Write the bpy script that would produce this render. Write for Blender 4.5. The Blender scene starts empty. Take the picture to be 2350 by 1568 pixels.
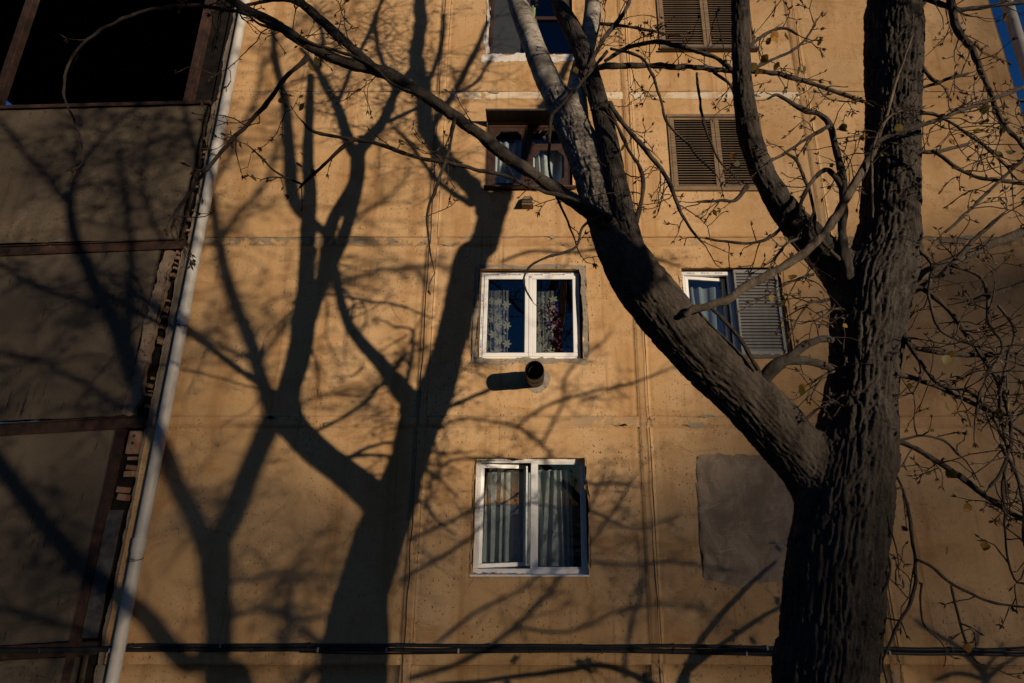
import bpy, bmesh, math, random
import numpy as np
from mathutils import Vector, Matrix

# ------------------------------------------------------------------ camera, sky, sun
scene = bpy.context.scene
F = 1250.0; PX = 1245.0; PY = 784.0            # lens in units of a 2350 x 1568 frame
TH = math.atan(F/4260.0)                       # camera looks up by this angle
D = 7.837; ZC = 4.6                            # metres to the wall, eye height above the yard
KX, KZ = 0.92, 0.05                            # sun: metres sideways / up per metre out of the wall

cd = bpy.data.cameras.new('camera'); cam = bpy.data.objects.new('camera', cd)
scene.collection.objects.link(cam); scene.camera = cam
cd.sensor_width = 36; cd.lens = F/2350*36; cd.shift_x = -(PX-1175)/2350
cd.clip_start = 0.05; cd.clip_end = 1000
cam.location = (0, -D, ZC); cam.rotation_euler = (math.pi/2+TH, 0, 0)

SUN_DIR = Vector((KX, -1, KZ)).normalized()
world = bpy.data.worlds.new('World'); scene.world = world; world.use_nodes = True
wn = world.node_tree.nodes; wl = world.node_tree.links
bg = wn['Background']; sky = wn.new('ShaderNodeTexSky'); sky.sky_type = 'NISHITA'
sky.sun_disc = False; sky.sun_elevation = math.asin(SUN_DIR.z)
sky.sun_rotation = math.atan2(SUN_DIR.x, SUN_DIR.y)
sky.air_density = 1.0; sky.dust_density = 0.5; sky.ozone_density = 5.2
wl.new(sky.outputs[0], bg.inputs[0]); bg.inputs[1].default_value = 0.15
sd = bpy.data.lights.new('sun', 'SUN'); sun = bpy.data.objects.new('sun', sd)
scene.collection.objects.link(sun)
sd.energy = 4.3; sd.angle = math.radians(0.6); sd.color = (1.0, 0.83, 0.63)
sun.rotation_euler = (-SUN_DIR).to_track_quat('-Z', 'Y').to_euler()
sun.location = (12, -14, 12)
vs = scene.view_settings; vs.view_transform = 'Standard'; vs.look = 'None'
vs.exposure = 0.0; vs.gamma = 1.0
scene.render.engine = 'CYCLES'
scene.cycles.use_denoising = True
scene.cycles.max_bounces = 6; scene.cycles.transparent_max_bounces = 12
scene.cycles.caustics_reflective = False; scene.cycles.caustics_refractive = False

# ------------------------------------------------------------------ helpers
C = scene.collection
rnd = random.Random(7); rng = np.random.default_rng(7)
COS, SIN = math.cos(TH), math.sin(TH)

def at(px, py, t=D):
    """A point of the frame (2350 x 1568 units) at horizontal distance t from the camera."""
    tn = math.tan(TH+math.atan((PY-py)/F))
    return Vector(((px-PX)/F*(COS+tn*SIN)*t, -D+t, ZC+tn*t))
def depth(p): return (p[1]+D)*COS+(p[2]-ZC)*SIN
def cast(px, py, s):
    """A point s metres out of the wall whose shadow falls on the wall at (px, py)."""
    w = at(px, py); return Vector((w.x+KX*s, -s, w.z+KZ*s))
def xk(px, py): return at(px, py).x
def zk(py): return at(1245, py).z

def hash3(ix, iy, iz, seed):
    h = (ix*374761393+iy*668265263+iz*2147483647+seed*974634777) & 0xFFFFFFFF
    h = ((h ^ (h >> 13))*1274126177) & 0xFFFFFFFF
    return ((h ^ (h >> 16)) & 0xFFFF)/32767.5-1.0
def noise3(p, seed=0):
    p = np.asarray(p, float); i = np.floor(p).astype(np.int64); f = p-i
    f = f*f*f*(f*(f*6-15)+10)
    r = 0
    for dx in (0, 1):
        for dy in (0, 1):
            for dz in (0, 1):
                w = (f[..., 0] if dx else 1-f[..., 0])*(f[..., 1] if dy else 1-f[..., 1])*(f[..., 2] if dz else 1-f[..., 2])
                r = r+w*hash3(i[..., 0]+dx, i[..., 1]+dy, i[..., 2]+dz, seed)
    return r
def sstep(a, b, x):
    t = np.clip((x-a)/(b-a), 0, 1); return t*t*(3-2*t)

def np_mesh(name, verts, faces, uv=None, smooth=True):
    me = bpy.data.meshes.new(name)
    verts = np.asarray(verts, np.float32); faces = np.asarray(faces, np.int32)
    me.vertices.add(len(verts)); me.vertices.foreach_set('co', verts.ravel())
    k = faces.shape[1]
    me.loops.add(faces.size); me.loops.foreach_set('vertex_index', faces.ravel())
    me.polygons.add(len(faces)); me.polygons.foreach_set('loop_start', np.arange(0, faces.size, k, dtype=np.int32))
    me.polygons.foreach_set('use_smooth', np.full(len(faces), smooth))
    if uv is not None:
        l = me.uv_layers.new(name='UVMap')
        l.data.foreach_set('uv', np.asarray(uv, np.float32)[faces.ravel()].ravel())
    me.update(calc_edges=True)
    return me
def link(name, me, m=None, parent=None):
    o = bpy.data.objects.new(name, me); C.objects.link(o)
    if m is not None and not me.materials: me.materials.append(m)
    if parent is not None: o.parent = parent
    return o
def thing(name, label, cat, loc=(0, 0, 0), group=None):
    o = bpy.data.objects.new(name, None); C.objects.link(o); o.location = loc
    o.empty_display_size = 0.2
    return tag(o, label, cat, group)
def tag(o, label, cat=None, group=None, kind=None):
    if label: o['label'] = label
    if cat: o['category'] = cat
    if group: o['group'] = group
    if kind: o['kind'] = kind
    return o
def node(name, parent, loc=(0, 0, 0), label=None):
    o = bpy.data.objects.new(name, None); C.objects.link(o); o.parent = parent; o.location = loc
    if label: o['label'] = label
    return o

class MB:
    """Collects boxes and tubes for one mesh."""
    def __init__(s): s.v = []; s.f = []
    def box(s, x0, x1, y0, y1, z0, z1, M=None):
        n = len(s.v)
        for x in (x0, x1):
            for y in (y0, y1):
                for z in (z0, z1):
                    p = Vector((x, y, z)); s.v.append(tuple(M @ p if M else p))
        for q in ((0, 1, 3, 2), (4, 6, 7, 5), (0, 4, 5, 1), (2, 3, 7, 6), (0, 2, 6, 4), (1, 5, 7, 3)):
            s.f.append(tuple(n+i for i in q))
        return s
    def prism(s, pts, y0, y1):
        """pts: (x, z) outline, counter clockwise seen from -y; extruded from y0 (front) to y1."""
        n = len(s.v); k = len(pts)
        for x, z in pts: s.v.append((x, y0, z))
        for x, z in pts: s.v.append((x, y1, z))
        s.f.append(tuple(n+i for i in range(k)))
        s.f.append(tuple(n+k+i for i in reversed(range(k))))
        for i in range(k):
            j = (i+1) % k; s.f.append((n+i, n+k+i, n+k+j, n+j))
        return s
    def build(s, name, m, parent=None, bevel=0.0, smooth=False, seg=1):
        me = bpy.data.meshes.new(name); me.from_pydata(s.v, [], s.f)
        bm = bmesh.new(); bm.from_mesh(me)
        bmesh.ops.recalc_face_normals(bm, faces=bm.faces)
        if bevel:
            bmesh.ops.bevel(bm, geom=[e for e in bm.edges if not e.is_boundary], offset=bevel, segments=seg, affect='EDGES', profile=0.6, clamp_overlap=True)
        if smooth:
            for f in bm.faces: f.smooth = True
        bm.to_mesh(me); bm.free()
        return link(name, me, m, parent)

def spline(pts, step):
    """Catmull-Rom through rows (x, y, z, r, ...), resampled about every step metres."""
    P = np.asarray(pts, float)
    if len(P) == 2: P = np.vstack([P[0], (P[0]+P[1])/2, P[1]])
    A = np.vstack([2*P[0]-P[1], P, 2*P[-1]-P[-2]])
    out = []
    for i in range(1, len(A)-2):
        n = max(2, int(np.linalg.norm(A[i+1, :3]-A[i, :3])/step))
        t = np.linspace(0, 1, n, endpoint=False)[:, None]
        a, b, c, d = A[i-1], A[i], A[i+1], A[i+2]
        out.append(0.5*((2*b)+(c-a)*t+(2*a-5*b+4*c-d)*t*t+(3*b-a-3*c+d)*t**3))
    out.append(P[-1:])
    R = np.vstack(out); R[:, 3] = np.maximum(R[:, 3], 5e-4)
    return R
def frames(P):
    T = np.gradient(P, axis=0); T /= np.linalg.norm(T, axis=1)[:, None]+1e-12
    N = np.zeros_like(T); a = np.cross(T[0], (0.3, 0.9, 0.2)); N[0] = a/np.linalg.norm(a)
    for i in range(1, len(T)):
        v = N[i-1]-T[i]*np.dot(N[i-1], T[i]); N[i] = v/(np.linalg.norm(v)+1e-12)
    return T, N, np.cross(T, N)
def tube(R, sides, disp=None):
    """verts, quads, uv of a tube; R rows x, y, z, radius. uv in metres (around, along)."""
    P = R[:, :3]; T, N, B = frames(P); n = len(P)
    a = np.linspace(0, 2*np.pi, sides, endpoint=False)
    ca, sa = np.cos(a), np.sin(a)
    L = np.concatenate([[0], np.cumsum(np.linalg.norm(np.diff(P, axis=0), axis=1))])
    rad = np.repeat(R[:, 3][:, None], sides, 1)
    if disp is not None:
        rm = R[:, 3][:, None]
        q = np.stack([rm*ca[None], rm*sa[None], np.repeat(L[:, None], sides, 1)], -1)
        rad = rad+disp(q, rm)
    V = P[:, None]+rad[..., None]*(N[:, None]*ca[None, :, None]+B[:, None]*sa[None, :, None])
    V = V.reshape(-1, 3)
    i = np.arange(n-1)[:, None]*sides; j = np.arange(sides)[None]; k = (j+1) % sides
    Q = np.stack([i+j, i+k, i+sides+k, i+sides+j], -1).reshape(-1, 4)
    uv = np.stack([np.repeat(a[None]*float(R[:, 3].mean()), n, 0), np.repeat(L[:, None], sides, 1)], -1).reshape(-1, 2)
    return V, Q, uv
def capped(R):
    """Rounds both ends of a tube's rows off."""
    R = np.asarray(R, float); a = R[0].copy(); b = R[-1].copy()
    da = R[0, :3]-R[1, :3]; db = R[-1, :3]-R[-2, :3]; da /= np.linalg.norm(da)+1e-9; db /= np.linalg.norm(db)+1e-9
    a1 = a.copy(); a1[:3] += da*a[3]*0.35; a1[3] *= 0.7; a2 = a.copy(); a2[:3] += da*a[3]*0.5; a2[3] *= 0.02
    b1 = b.copy(); b1[:3] += db*b[3]*0.35; b1[3] *= 0.7; b2 = b.copy(); b2[:3] += db*b[3]*0.5; b2[3] *= 0.02
    return np.vstack([a2, a1, R, b1, b2])
class TB:
    """Collects many tubes / quads into one mesh."""
    def __init__(s): s.V = []; s.Q = []; s.U = []; s.n = 0
    def add(s, V, Q, uv=None):
        V = np.asarray(V, float)
        s.V.append(V); s.Q.append(np.asarray(Q)+s.n); s.U.append(np.zeros((len(V), 2)) if uv is None else uv); s.n += len(V)
    def build(s, name, m, parent=None, smooth=True):
        me = np_mesh(name, np.vstack(s.V), np.vstack(s.Q), np.vstack(s.U), smooth)
        return link(name, me, m, parent)

# ------------------------------------------------------------------ materials
class NT:
    def __init__(s, name):
        s.m = bpy.data.materials.new(name); s.m.use_nodes = True
        s.t = s.m.node_tree; s.n = s.t.nodes; s.bsdf = s.n['Principled BSDF']; s.out = s.n['Material Output']
        s.tc = s.n.new('ShaderNodeTexCoord')
    def L(s, a, b): s.t.links.new(a, b)
    def map(s, scale=(1, 1, 1), rot=(0, 0, 0), src='Object'):
        m = s.n.new('ShaderNodeMapping'); m.inputs['Scale'].default_value = scale; m.inputs['Rotation'].default_value = rot
        s.L(s.tc.outputs[src], m.inputs[0]); return m.outputs[0]
    def noise(s, scale, detail=4, rough=0.55, vec=None, dist=0.0):
        n = s.n.new('ShaderNodeTexNoise'); n.inputs['Scale'].default_value = scale
        n.inputs['Detail'].default_value = detail; n.inputs['Roughness'].default_value = rough; n.inputs['Distortion'].default_value = dist
        s.L(vec if vec is not None else s.tc.outputs['Object'], n.inputs['Vector']); return n.outputs['Fac']
    def voro(s, scale, vec=None, feature='F1'):
        n = s.n.new('ShaderNodeTexVoronoi'); n.inputs['Scale'].default_value = scale; n.feature = feature
        s.L(vec if vec is not None else s.tc.outputs['Object'], n.inputs['Vector']); return n.outputs['Distance']
    def ramp(s, fac, a, b, ca=(0, 0, 0), cb=(1, 1, 1), ease='EASE'):
        r = s.n.new('ShaderNodeValToRGB'); r.color_ramp.interpolation = ease
        e = r.color_ramp.elements; e[0].position = a; e[1].position = b
        e[0].color = (*ca, 1); e[1].color = (*cb, 1); s.L(fac, r.inputs[0]); return r.outputs[0]
    def math(s, op, a, b=None):
        m = s.n.new('ShaderNodeMath'); m.operation = op
        for i, v in enumerate((a, b)):
            if v is None: continue
            if isinstance(v, (int, float)): m.inputs[i].default_value = v
            else: s.L(v, m.inputs[i])
        return m.outputs[0]
    def mix(s, fac, a, b, mode='MIX'):
        m = s.n.new('ShaderNodeMixRGB'); m.blend_type = mode
        for i, v in enumerate((fac, a, b)):
            if isinstance(v, (int, float)): m.inputs[i].default_value = v
            elif isinstance(v, tuple): m.inputs[i].default_value = (*v, 1)
            else: s.L(v, m.inputs[i])
        return m.outputs[0]
    def bump(s, h, strength=0.3, dist=0.01, prev=None):
        b = s.n.new('ShaderNodeBump'); b.inputs['Strength'].default_value = strength; b.inputs['Distance'].default_value = dist
        s.L(h, b.inputs['Height'])
        if prev is not None: s.L(prev, b.inputs['Normal'])
        return b.outputs[0]
    def done(s, col, rough=0.85, normal=None, spec=0.25, metal=0.0):
        b = s.bsdf
        if isinstance(col, tuple): b.inputs['Base Color'].default_value = (*col, 1)
        else: s.L(col, b.inputs['Base Color'])
        if isinstance(rough, (int, float)): b.inputs['Roughness'].default_value = rough
        else: s.L(rough, b.inputs['Roughness'])
        b.inputs['Specular IOR Level'].default_value = spec; b.inputs['Metallic'].default_value = metal
        if normal is not None: s.L(normal, b.inputs['Normal'])
        return s.m

def m_stucco(name, ca, cb, stain, pit=0.6, pale=None, grey=None, grey_amt=0.0):
    """Old painted render: drifts of tone, water streaks, pits, fine grain, patches where paint is gone."""
    k = NT(name)
    c = k.mix(k.ramp(k.noise(0.55, 5, 0.6), 0.38, 0.62), ca, cb)
    c = k.mix(k.math('MULTIPLY', k.ramp(k.noise(1.7, 6, 0.7, dist=1.5), 0.50, 0.68), 0.5), c, tuple(v*0.72 for v in ca))
    c = k.mix(k.math('MULTIPLY', k.ramp(k.noise(3.2, 6, 0.65, dist=0.6), 0.42, 0.72), 0.35), c, cb)
    st = k.noise(1.0, 6, 0.6, vec=k.map((2.6, 2.6, 0.28)))
    c = k.mix(k.math('MULTIPLY', k.ramp(st, 0.47, 0.72), 0.75), c, stain)
    c = k.mix(k.math('MULTIPLY', k.ramp(k.noise(1.3, 7, 0.7, vec=k.map((1.2, 1, 2.4)), dist=0.8), 0.50, 0.70), 0.65), c, stain)
    if pale: c = k.mix(k.math('MULTIPLY', k.ramp(k.noise(0.8, 8, 0.7, dist=1.2), 0.56, 0.68), 0.55), c, pale)
    oi = k.n.new('ShaderNodeObjectInfo')
    c = k.mix(k.math('MULTIPLY', oi.outputs['Random'], 0.20), c, tuple(v*0.62 for v in ca))
    rs = k.noise(1.0, 5, 0.62, vec=k.map((9, 9, 0.22)))
    c = k.mix(k.math('MULTIPLY', k.math('MULTIPLY', k.ramp(rs, 0.56, 0.70), k.ramp(k.noise(0.9, 3, 0.5), 0.42, 0.60)), 0.55), c, tuple(v*0.6 for v in stain))
    fine = k.noise(75, 3, 0.7)
    c = k.mix(k.math('MULTIPLY', k.ramp(k.noise(22, 5, 0.75), 0.35, 0.75), 0.22), c, tuple(v*0.55 for v in ca))
    pm = k.ramp(k.noise(1.1, 4, 0.6), 0.40, 0.60)
    pits = k.math('MULTIPLY', k.ramp(k.noise(30, 2, 0.5, vec=k.map((1, 1, 0.75))), 0.625, 0.665), pm)
    pits = k.math('MULTIPLY', pits, pit)
    c = k.mix(pits, c, tuple(v*0.22 for v in ca))
    if grey:
        gm = k.ramp(k.noise(2.2, 9, 0.72, dist=0.5), 0.62-grey_amt, 0.65-grey_amt)
        c = k.mix(gm, c, grey)
    h = k.math('ADD', k.math('MULTIPLY', fine, 0.35), k.math('MULTIPLY', k.noise(9, 4, 0.6), 0.9))
    h = k.math('SUBTRACT', h, k.math('MULTIPLY', pits, 1.2))
    if grey: h = k.math('SUBTRACT', h, k.math('MULTIPLY', gm, 0.5))
    return k.done(c, 0.9, k.bump(h, 0.35, 0.012), 0.15)
OCH = (0.500, 0.298, 0.132)
M_OCHRE = m_stucco('ochre_render', OCH, (0.590, 0.380, 0.195), (0.345, 0.172, 0.062), 0.75)
M_PIT = m_stucco('pitted_ochre_render', (0.495, 0.294, 0.130), (0.595, 0.386, 0.202), (0.345, 0.174, 0.063), 0.95, pale=(0.62, 0.43, 0.24))
M_JOINT = m_stucco('joint_mortar_ochre', (0.46, 0.275, 0.125), (0.54, 0.345, 0.175), (0.34, 0.17, 0.065), 0.8, grey=(0.37, 0.25, 0.145), grey_amt=0.05)
M_JGREY = m_stucco('joint_mortar_grey', (0.235, 0.175, 0.115), (0.34, 0.24, 0.145), (0.18, 0.115, 0.065), 0.9, grey=(0.45, 0.275, 0.125), grey_amt=0.11)
M_JWHITE = m_stucco('joint_whitewash', (0.66, 0.53, 0.37), (0.72, 0.60, 0.44), (0.48, 0.30, 0.14), 0.6, grey=(0.44, 0.28, 0.13), grey_amt=0.07)
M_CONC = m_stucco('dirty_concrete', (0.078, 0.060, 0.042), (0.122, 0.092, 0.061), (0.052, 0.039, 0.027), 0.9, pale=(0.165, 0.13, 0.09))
M_BARE = m_stucco('bare_cement_render', (0.165, 0.135, 0.10), (0.225, 0.18, 0.128), (0.13, 0.10, 0.07), 0.6)
M_MORTAR = m_stucco('mortar_smear', (0.25, 0.21, 0.16), (0.33, 0.27, 0.20), (0.19, 0.15, 0.10), 0.9)
M_WHITEWASH = m_stucco('whitewash', (0.68, 0.63, 0.56), (0.76, 0.71, 0.64), (0.50, 0.42, 0.32), 0.4, grey=(0.50, 0.32, 0.15), grey_amt=0.03)

def m_patch():
    k = NT('cement_patch')
    n = k.noise(2.4, 8, 0.72, vec=k.map((1, 1, 0.7), (0, 0.5, 0)), dist=0.5)
    c = k.mix(k.ramp(n, 0.38, 0.62), (0.215, 0.160, 0.112), (0.360, 0.275, 0.190))
    c = k.mix(k.ramp(k.noise(3.5, 8, 0.75, vec=k.map((0.6, 1, 1.6)), dist=0.6), 0.56, 0.66), c, (0.44, 0.36, 0.265))
    h = k.math('ADD', k.noise(7, 7, 0.75, vec=k.map((0.5, 1, 2.2), (0, 0.4, 0)), dist=0.6), k.math('MULTIPLY', k.noise(50, 4, 0.7), 0.3))
    return k.done(c, 0.92, k.bump(h, 0.9, 0.02), 0.15)
M_PATCH = m_patch()
def m_scraped():
    """Concrete with black tar scrapes and drips."""
    k = NT('tar_streaked_concrete')
    c = k.mix(k.ramp(k.noise(0.7, 6, 0.6), 0.35, 0.68), (0.072, 0.056, 0.040), (0.118, 0.089, 0.059))
    c = k.mix(k.math('MULTIPLY', k.ramp(k.noise(5, 6, 0.7, dist=0.7), 0.45, 0.7), 0.5), c, (0.085, 0.066, 0.047))
    s = k.noise(1.0, 7, 0.75, vec=k.map((26, 26, 2.6)))
    g = k.ramp(k.noise(1.1, 3, 0.5, vec=k.map((1, 1, 1.3))), 0.50, 0.58)
    tar = k.math('MULTIPLY', k.ramp(s, 0.585, 0.605), g)
    c = k.mix(tar, c, (0.012, 0.011, 0.010))
    c = k.mix(k.math('MULTIPLY', k.ramp(k.noise(1, 5, 0.6, vec=k.map((7, 7, 0.35))), 0.66, 0.76), 0.5), c, (0.15, 0.075, 0.035))
    return k.done(c, 0.9, k.bump(k.noise(30, 5, 0.7), 0.5, 0.012), 0.2)
M_SCR = m_scraped()
def m_rust():
    k = NT('rusty_steel')
    c = k.mix(k.ramp(k.noise(6, 7, 0.7), 0.38, 0.66), (0.020, 0.012, 0.009), (0.058, 0.026, 0.016))
    c = k.mix(k.ramp(k.noise(3, 6, 0.7, dist=1), 0.66, 0.70), c, (0.16, 0.125, 0.095))
    return k.done(c, 0.8, k.bump(k.noise(45, 5, 0.7), 0.4, 0.006), 0.3)
M_RUST = m_rust()
def m_brick():
    k = NT('brick_clay')
    i = k.n.new('ShaderNodeObjectInfo')
    c = k.mix(i.outputs['Random'], (0.16, 0.07, 0.04), (0.30, 0.14, 0.08))
    c = k.mix(k.ramp(k.noise(9, 6, 0.7), 0.42, 0.6), c, (0.22, 0.17, 0.12))
    return k.done(c, 0.92, k.bump(k.noise(60, 5, 0.7), 0.6, 0.008), 0.1)
M_BRICK = m_brick()
def m_plain(name, col, rough=0.5, spec=0.4, var=0.12, bump=0.05, scale=8, metal=0.0):
    k = NT(name)
    c = k.mix(k.ramp(k.noise(scale, 5, 0.65), 0.3, 0.7), tuple(v*(1-var) for v in col), tuple(min(1, v*(1+var)) for v in col))
    return k.done(c, rough, k.bump(k.noise(scale*6, 3, 0.6), bump, 0.004), spec, metal)
M_PVC = m_plain('white_pvc', (0.80, 0.78, 0.74), 0.35, 0.5, 0.03, 0.02, 3)
M_FILM = m_plain('protective_film', (0.74, 0.77, 0.74), 0.4, 0.4, 0.06, 0.1, 20)
M_GASKET = m_plain('rubber_gasket', (0.02, 0.02, 0.022), 0.6, 0.3)
M_BLUE = m_plain('blue_print', (0.05, 0.08, 0.30), 0.5, 0.3)
M_RED = m_plain('red_print', (0.62, 0.05, 0.05), 0.5, 0.3)
M_ORANGE = m_plain('orange_print', (0.75, 0.20, 0.06), 0.5, 0.3)
M_CABLE = m_plain('cable_black', (0.018, 0.017, 0.017), 0.6, 0.3, 0.3)
M_CLIP = m_plain('clip_metal', (0.30, 0.29, 0.27), 0.5, 0.4, 0.3)
M_FLUE = m_plain('sooty_flue_steel', (0.010, 0.0095, 0.0095), 0.55, 0.4, 0.3, 0.15, 14)
M_HOOD = m_plain('dark_tin', (0.06, 0.048, 0.042), 0.55, 0.4, 0.25, 0.1, 10)
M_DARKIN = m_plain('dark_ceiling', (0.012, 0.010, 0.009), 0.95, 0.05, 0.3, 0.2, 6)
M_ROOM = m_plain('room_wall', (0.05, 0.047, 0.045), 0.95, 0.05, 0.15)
M_SHUTGREY = m_plain('grey_shutter_paint', (0.205, 0.195, 0.18), 0.55, 0.4, 0.12, 0.08, 14)
def m_wood(name, a, b, rough=0.75):
    k = NT(name)
    g = k.noise(1.0, 7, 0.7, vec=k.map((3.0, 40, 40)), dist=0.4)
    c = k.mix(k.ramp(g, 0.3, 0.72), a, b)
    c = k.mix(k.math('MULTIPLY', k.ramp(k.noise(7, 6, 0.7), 0.5, 0.75), 0.5), c, tuple(v*0.5 for v in a))
    return k.done(c, rough, k.bump(g, 0.4, 0.006), 0.25)
M_SHUTWOOD = m_wood('weathered_brown_shutter', (0.13, 0.085, 0.05), (0.27, 0.18, 0.105))
M_FRAMEWOOD = m_wood('red_brown_frame', (0.032, 0.017, 0.013), (0.062, 0.031, 0.023), 0.55)
def m_pipe():
    k = NT('white_drain_pipe')
    c = k.mix(k.ramp(k.noise(1.2, 6, 0.6, vec=k.map((3, 3, 0.5))), 0.35, 0.75), (0.50, 0.465, 0.41), (0.36, 0.33, 0.285))
    c = k.mix(k.math('MULTIPLY', k.ramp(k.noise(14, 5, 0.7), 0.58, 0.75), 0.35), c, (0.34, 0.28, 0.22))
    return k.done(c, 0.5, k.bump(k.noise(20, 3), 0.05, 0.003), 0.4)
M_PIPE = m_pipe()
def m_beige_pipe():
    return m_plain('cream_downspout', (0.56, 0.50, 0.40), 0.45, 0.4, 0.1, 0.05, 4)
M_PIPE2 = m_beige_pipe()
def m_glass():
    k = NT('window_glass')
    k.n.remove(k.bsdf)
    g = k.n.new('ShaderNodeBsdfGlossy'); g.inputs['Roughness'].default_value = 0.004; g.inputs['Color'].default_value = (0.95, 0.97, 1, 1)
    t = k.n.new('ShaderNodeBsdfTransparent'); t.inputs['Color'].default_value = (0.88, 0.92, 0.93, 1)
    lw_ = k.n.new('ShaderNodeLayerWeight'); lw_.inputs['Blend'].default_value = 0.5
    b = k.bump(k.noise(1.1, 2, 0.4), 0.02, 0.05); k.L(b, g.inputs['Normal'])
    f = k.math('ADD', k.math('MULTIPLY', k.math('POWER', lw_.outputs['Facing'], 5.0), 0.9), 0.060)   # Schlick, double glazed
    x = k.n.new('ShaderNodeMixShader'); k.L(f, x.inputs[0]); k.L(t.outputs[0], x.inputs[1]); k.L(g.outputs[0], x.inputs[2])
    k.L(x.outputs[0], k.out.inputs[0]); return k.m
M_GLASS = m_glass()
def m_cloth(name, col, alpha=1.0, var=0.08):
    k = NT(name)
    c = k.mix(k.ramp(k.noise(3, 4), 0.3, 0.7), tuple(v*(1-var) for v in col), col)
    m = k.done(c, 0.9, k.bump(k.noise(160, 2), 0.2, 0.003), 0.1)
    if alpha < 1:
        t = k.n.new('ShaderNodeBsdfTransparent'); x = k.n.new('ShaderNodeMixShader'); x.inputs[0].default_value = alpha
        k.L(t.outputs[0], x.inputs[1]); k.L(k.bsdf.outputs[0], x.inputs[2]); k.L(x.outputs[0], k.out.inputs[0])
    return m
M_CURT = m_cloth('pale_curtain_cloth', (0.44, 0.445, 0.43))
M_CURTW = m_cloth('white_curtain_cloth', (0.62, 0.60, 0.56))
M_SHEER = m_cloth('sheer_lace', (0.26, 0.26, 0.26), 0.42)
M_SHEER2 = m_cloth('sheer_voile', (0.36, 0.38, 0.36), 0.75)
M_EMBR = m_cloth('cream_embroidery', (0.29, 0.255, 0.19))
M_PURPLE = m_cloth('dark_red_petals', (0.10, 0.02, 0.06))
M_STRAW = m_cloth('straw', (0.45, 0.28, 0.10))

def m_bark(name, a, b, c2, moss=None, pale_from=None):
    k = NT(name)
    n = k.noise(9, 7, 0.7, vec=k.map((1, 1, 0.35)))
    c = k.mix(k.ramp(n, 0.32, 0.7), a, b)
    c = k.mix(k.math('MULTIPLY', k.ramp(k.noise(40, 4, 0.7), 0.5, 0.75), 0.5), c, c2)
    if moss: c = k.mix(k.math('MULTIPLY', k.ramp(k.noise(1.6, 6, 0.7), 0.58, 0.72), 0.5), c, moss)
    if pale_from:
        sp_ = k.n.new('ShaderNodeSeparateXYZ'); k.L(k.tc.outputs['UV'], sp_.inputs[0])
        v = k.math('ADD', sp_.outputs[1], k.math('MULTIPLY', k.noise(7, 6, 0.7), 1.3))
        f = k.ramp(k.math('MULTIPLY', k.math('SUBTRACT', v, pale_from), 0.4), 0.20, 0.80)
        pc = k.mix(k.ramp(k.noise(13, 6, 0.7, vec=k.map((1, 1, 2.2))), 0.36, 0.66), (0.12, 0.10, 0.08), (0.40, 0.35, 0.285))
        c = k.mix(f, c, pc)
    h = k.math('ADD', k.noise(70, 5, 0.75, vec=k.map((1, 1, 0.5))), k.math('MULTIPLY', k.noise(160, 3, 0.7), 0.4))
    return k.done(c, 0.95, k.bump(h, 1.0, 0.018), 0.1)
M_BARK = m_bark('dark_furrowed_bark', (0.038, 0.032, 0.027), (0.094, 0.078, 0.064), (0.150, 0.126, 0.104), moss=(0.080, 0.080, 0.058))
M_LIMB = m_bark('ridged_limb_bark', (0.062, 0.050, 0.040), (0.130, 0.106, 0.083), (0.18, 0.15, 0.118))
PALE_FROM = 2.05
M_LIMB1 = m_bark('poplar_limb_bark', (0.056, 0.045, 0.035), (0.145, 0.116, 0.088), (0.21, 0.172, 0.134), pale_from=2.3)
def m_pale():
    k = NT('pale_poplar_bark')
    n = k.noise(5, 6, 0.65)
    c = k.mix(k.ramp(n, 0.35, 0.68), (0.20, 0.172, 0.138), (0.42, 0.37, 0.305))
    len_ = k.noise(1.0, 5, 0.7, vec=k.map((10, 34, 10), src='UV'))
    c = k.mix(k.ramp(len_, 0.54, 0.60), c, (0.085, 0.070, 0.055))
    c = k.mix(k.ramp(k.noise(2.0, 5, 0.7, vec=k.map((3, 9, 3), src='UV')), 0.55, 0.64), c, (0.11, 0.092, 0.072))
    return k.done(c, 0.85, k.bump(len_, 0.5, 0.008), 0.15)
M_PALE = m_pale()
M_TWIG = m_plain('twig_bark', (0.062, 0.045, 0.032), 0.8, 0.2, 0.45, 0.3, 30)
M_BRANCH = m_bark('branch_bark', (0.050, 0.040, 0.032), (0.115, 0.093, 0.072), (0.16, 0.13, 0.10))
M_DEAD = m_bark('dead_dry_wood', (0.085, 0.064, 0.046), (0.225, 0.170, 0.120), (0.07, 0.055, 0.042))
M_BUD = m_plain('brown_bud', (0.085, 0.050, 0.027), 0.6, 0.35, 0.4, 0.1, 60)
def m_leaf():
    k = NT('autumn_leaf')
    i = k.n.new('ShaderNodeObjectInfo')
    r = k.n.new('ShaderNodeValToRGB'); e = r.color_ramp.elements
    e[0].color = (0.10, 0.095, 0.025, 1); e[1].color = (0.36, 0.17, 0.025, 1)
    x = e.new(0.5); x.color = (0.22, 0.155, 0.025, 1)
    k.L(i.outputs['Random'], r.inputs[0])
    c = k.mix(k.ramp(k.noise(40, 4), 0.55, 0.7), r.outputs[0], (0.12, 0.06, 0.02))
    m = k.done(c, 0.6, None, 0.3)
    t = k.n.new('ShaderNodeBsdfTranslucent'); k.L(c, t.inputs[0])
    x = k.n.new('ShaderNodeMixShader'); x.inputs[0].default_value = 0.35
    k.L(k.bsdf.outputs[0], x.inputs[1]); k.L(t.outputs[0], x.inputs[2]); k.L(x.outputs[0], k.out.inputs[0]); return m
M_LEAF = m_leaf()
M_NEEDLE = m_plain('pine_needle', (0.035, 0.06, 0.028), 0.6, 0.3, 0.3)
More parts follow.
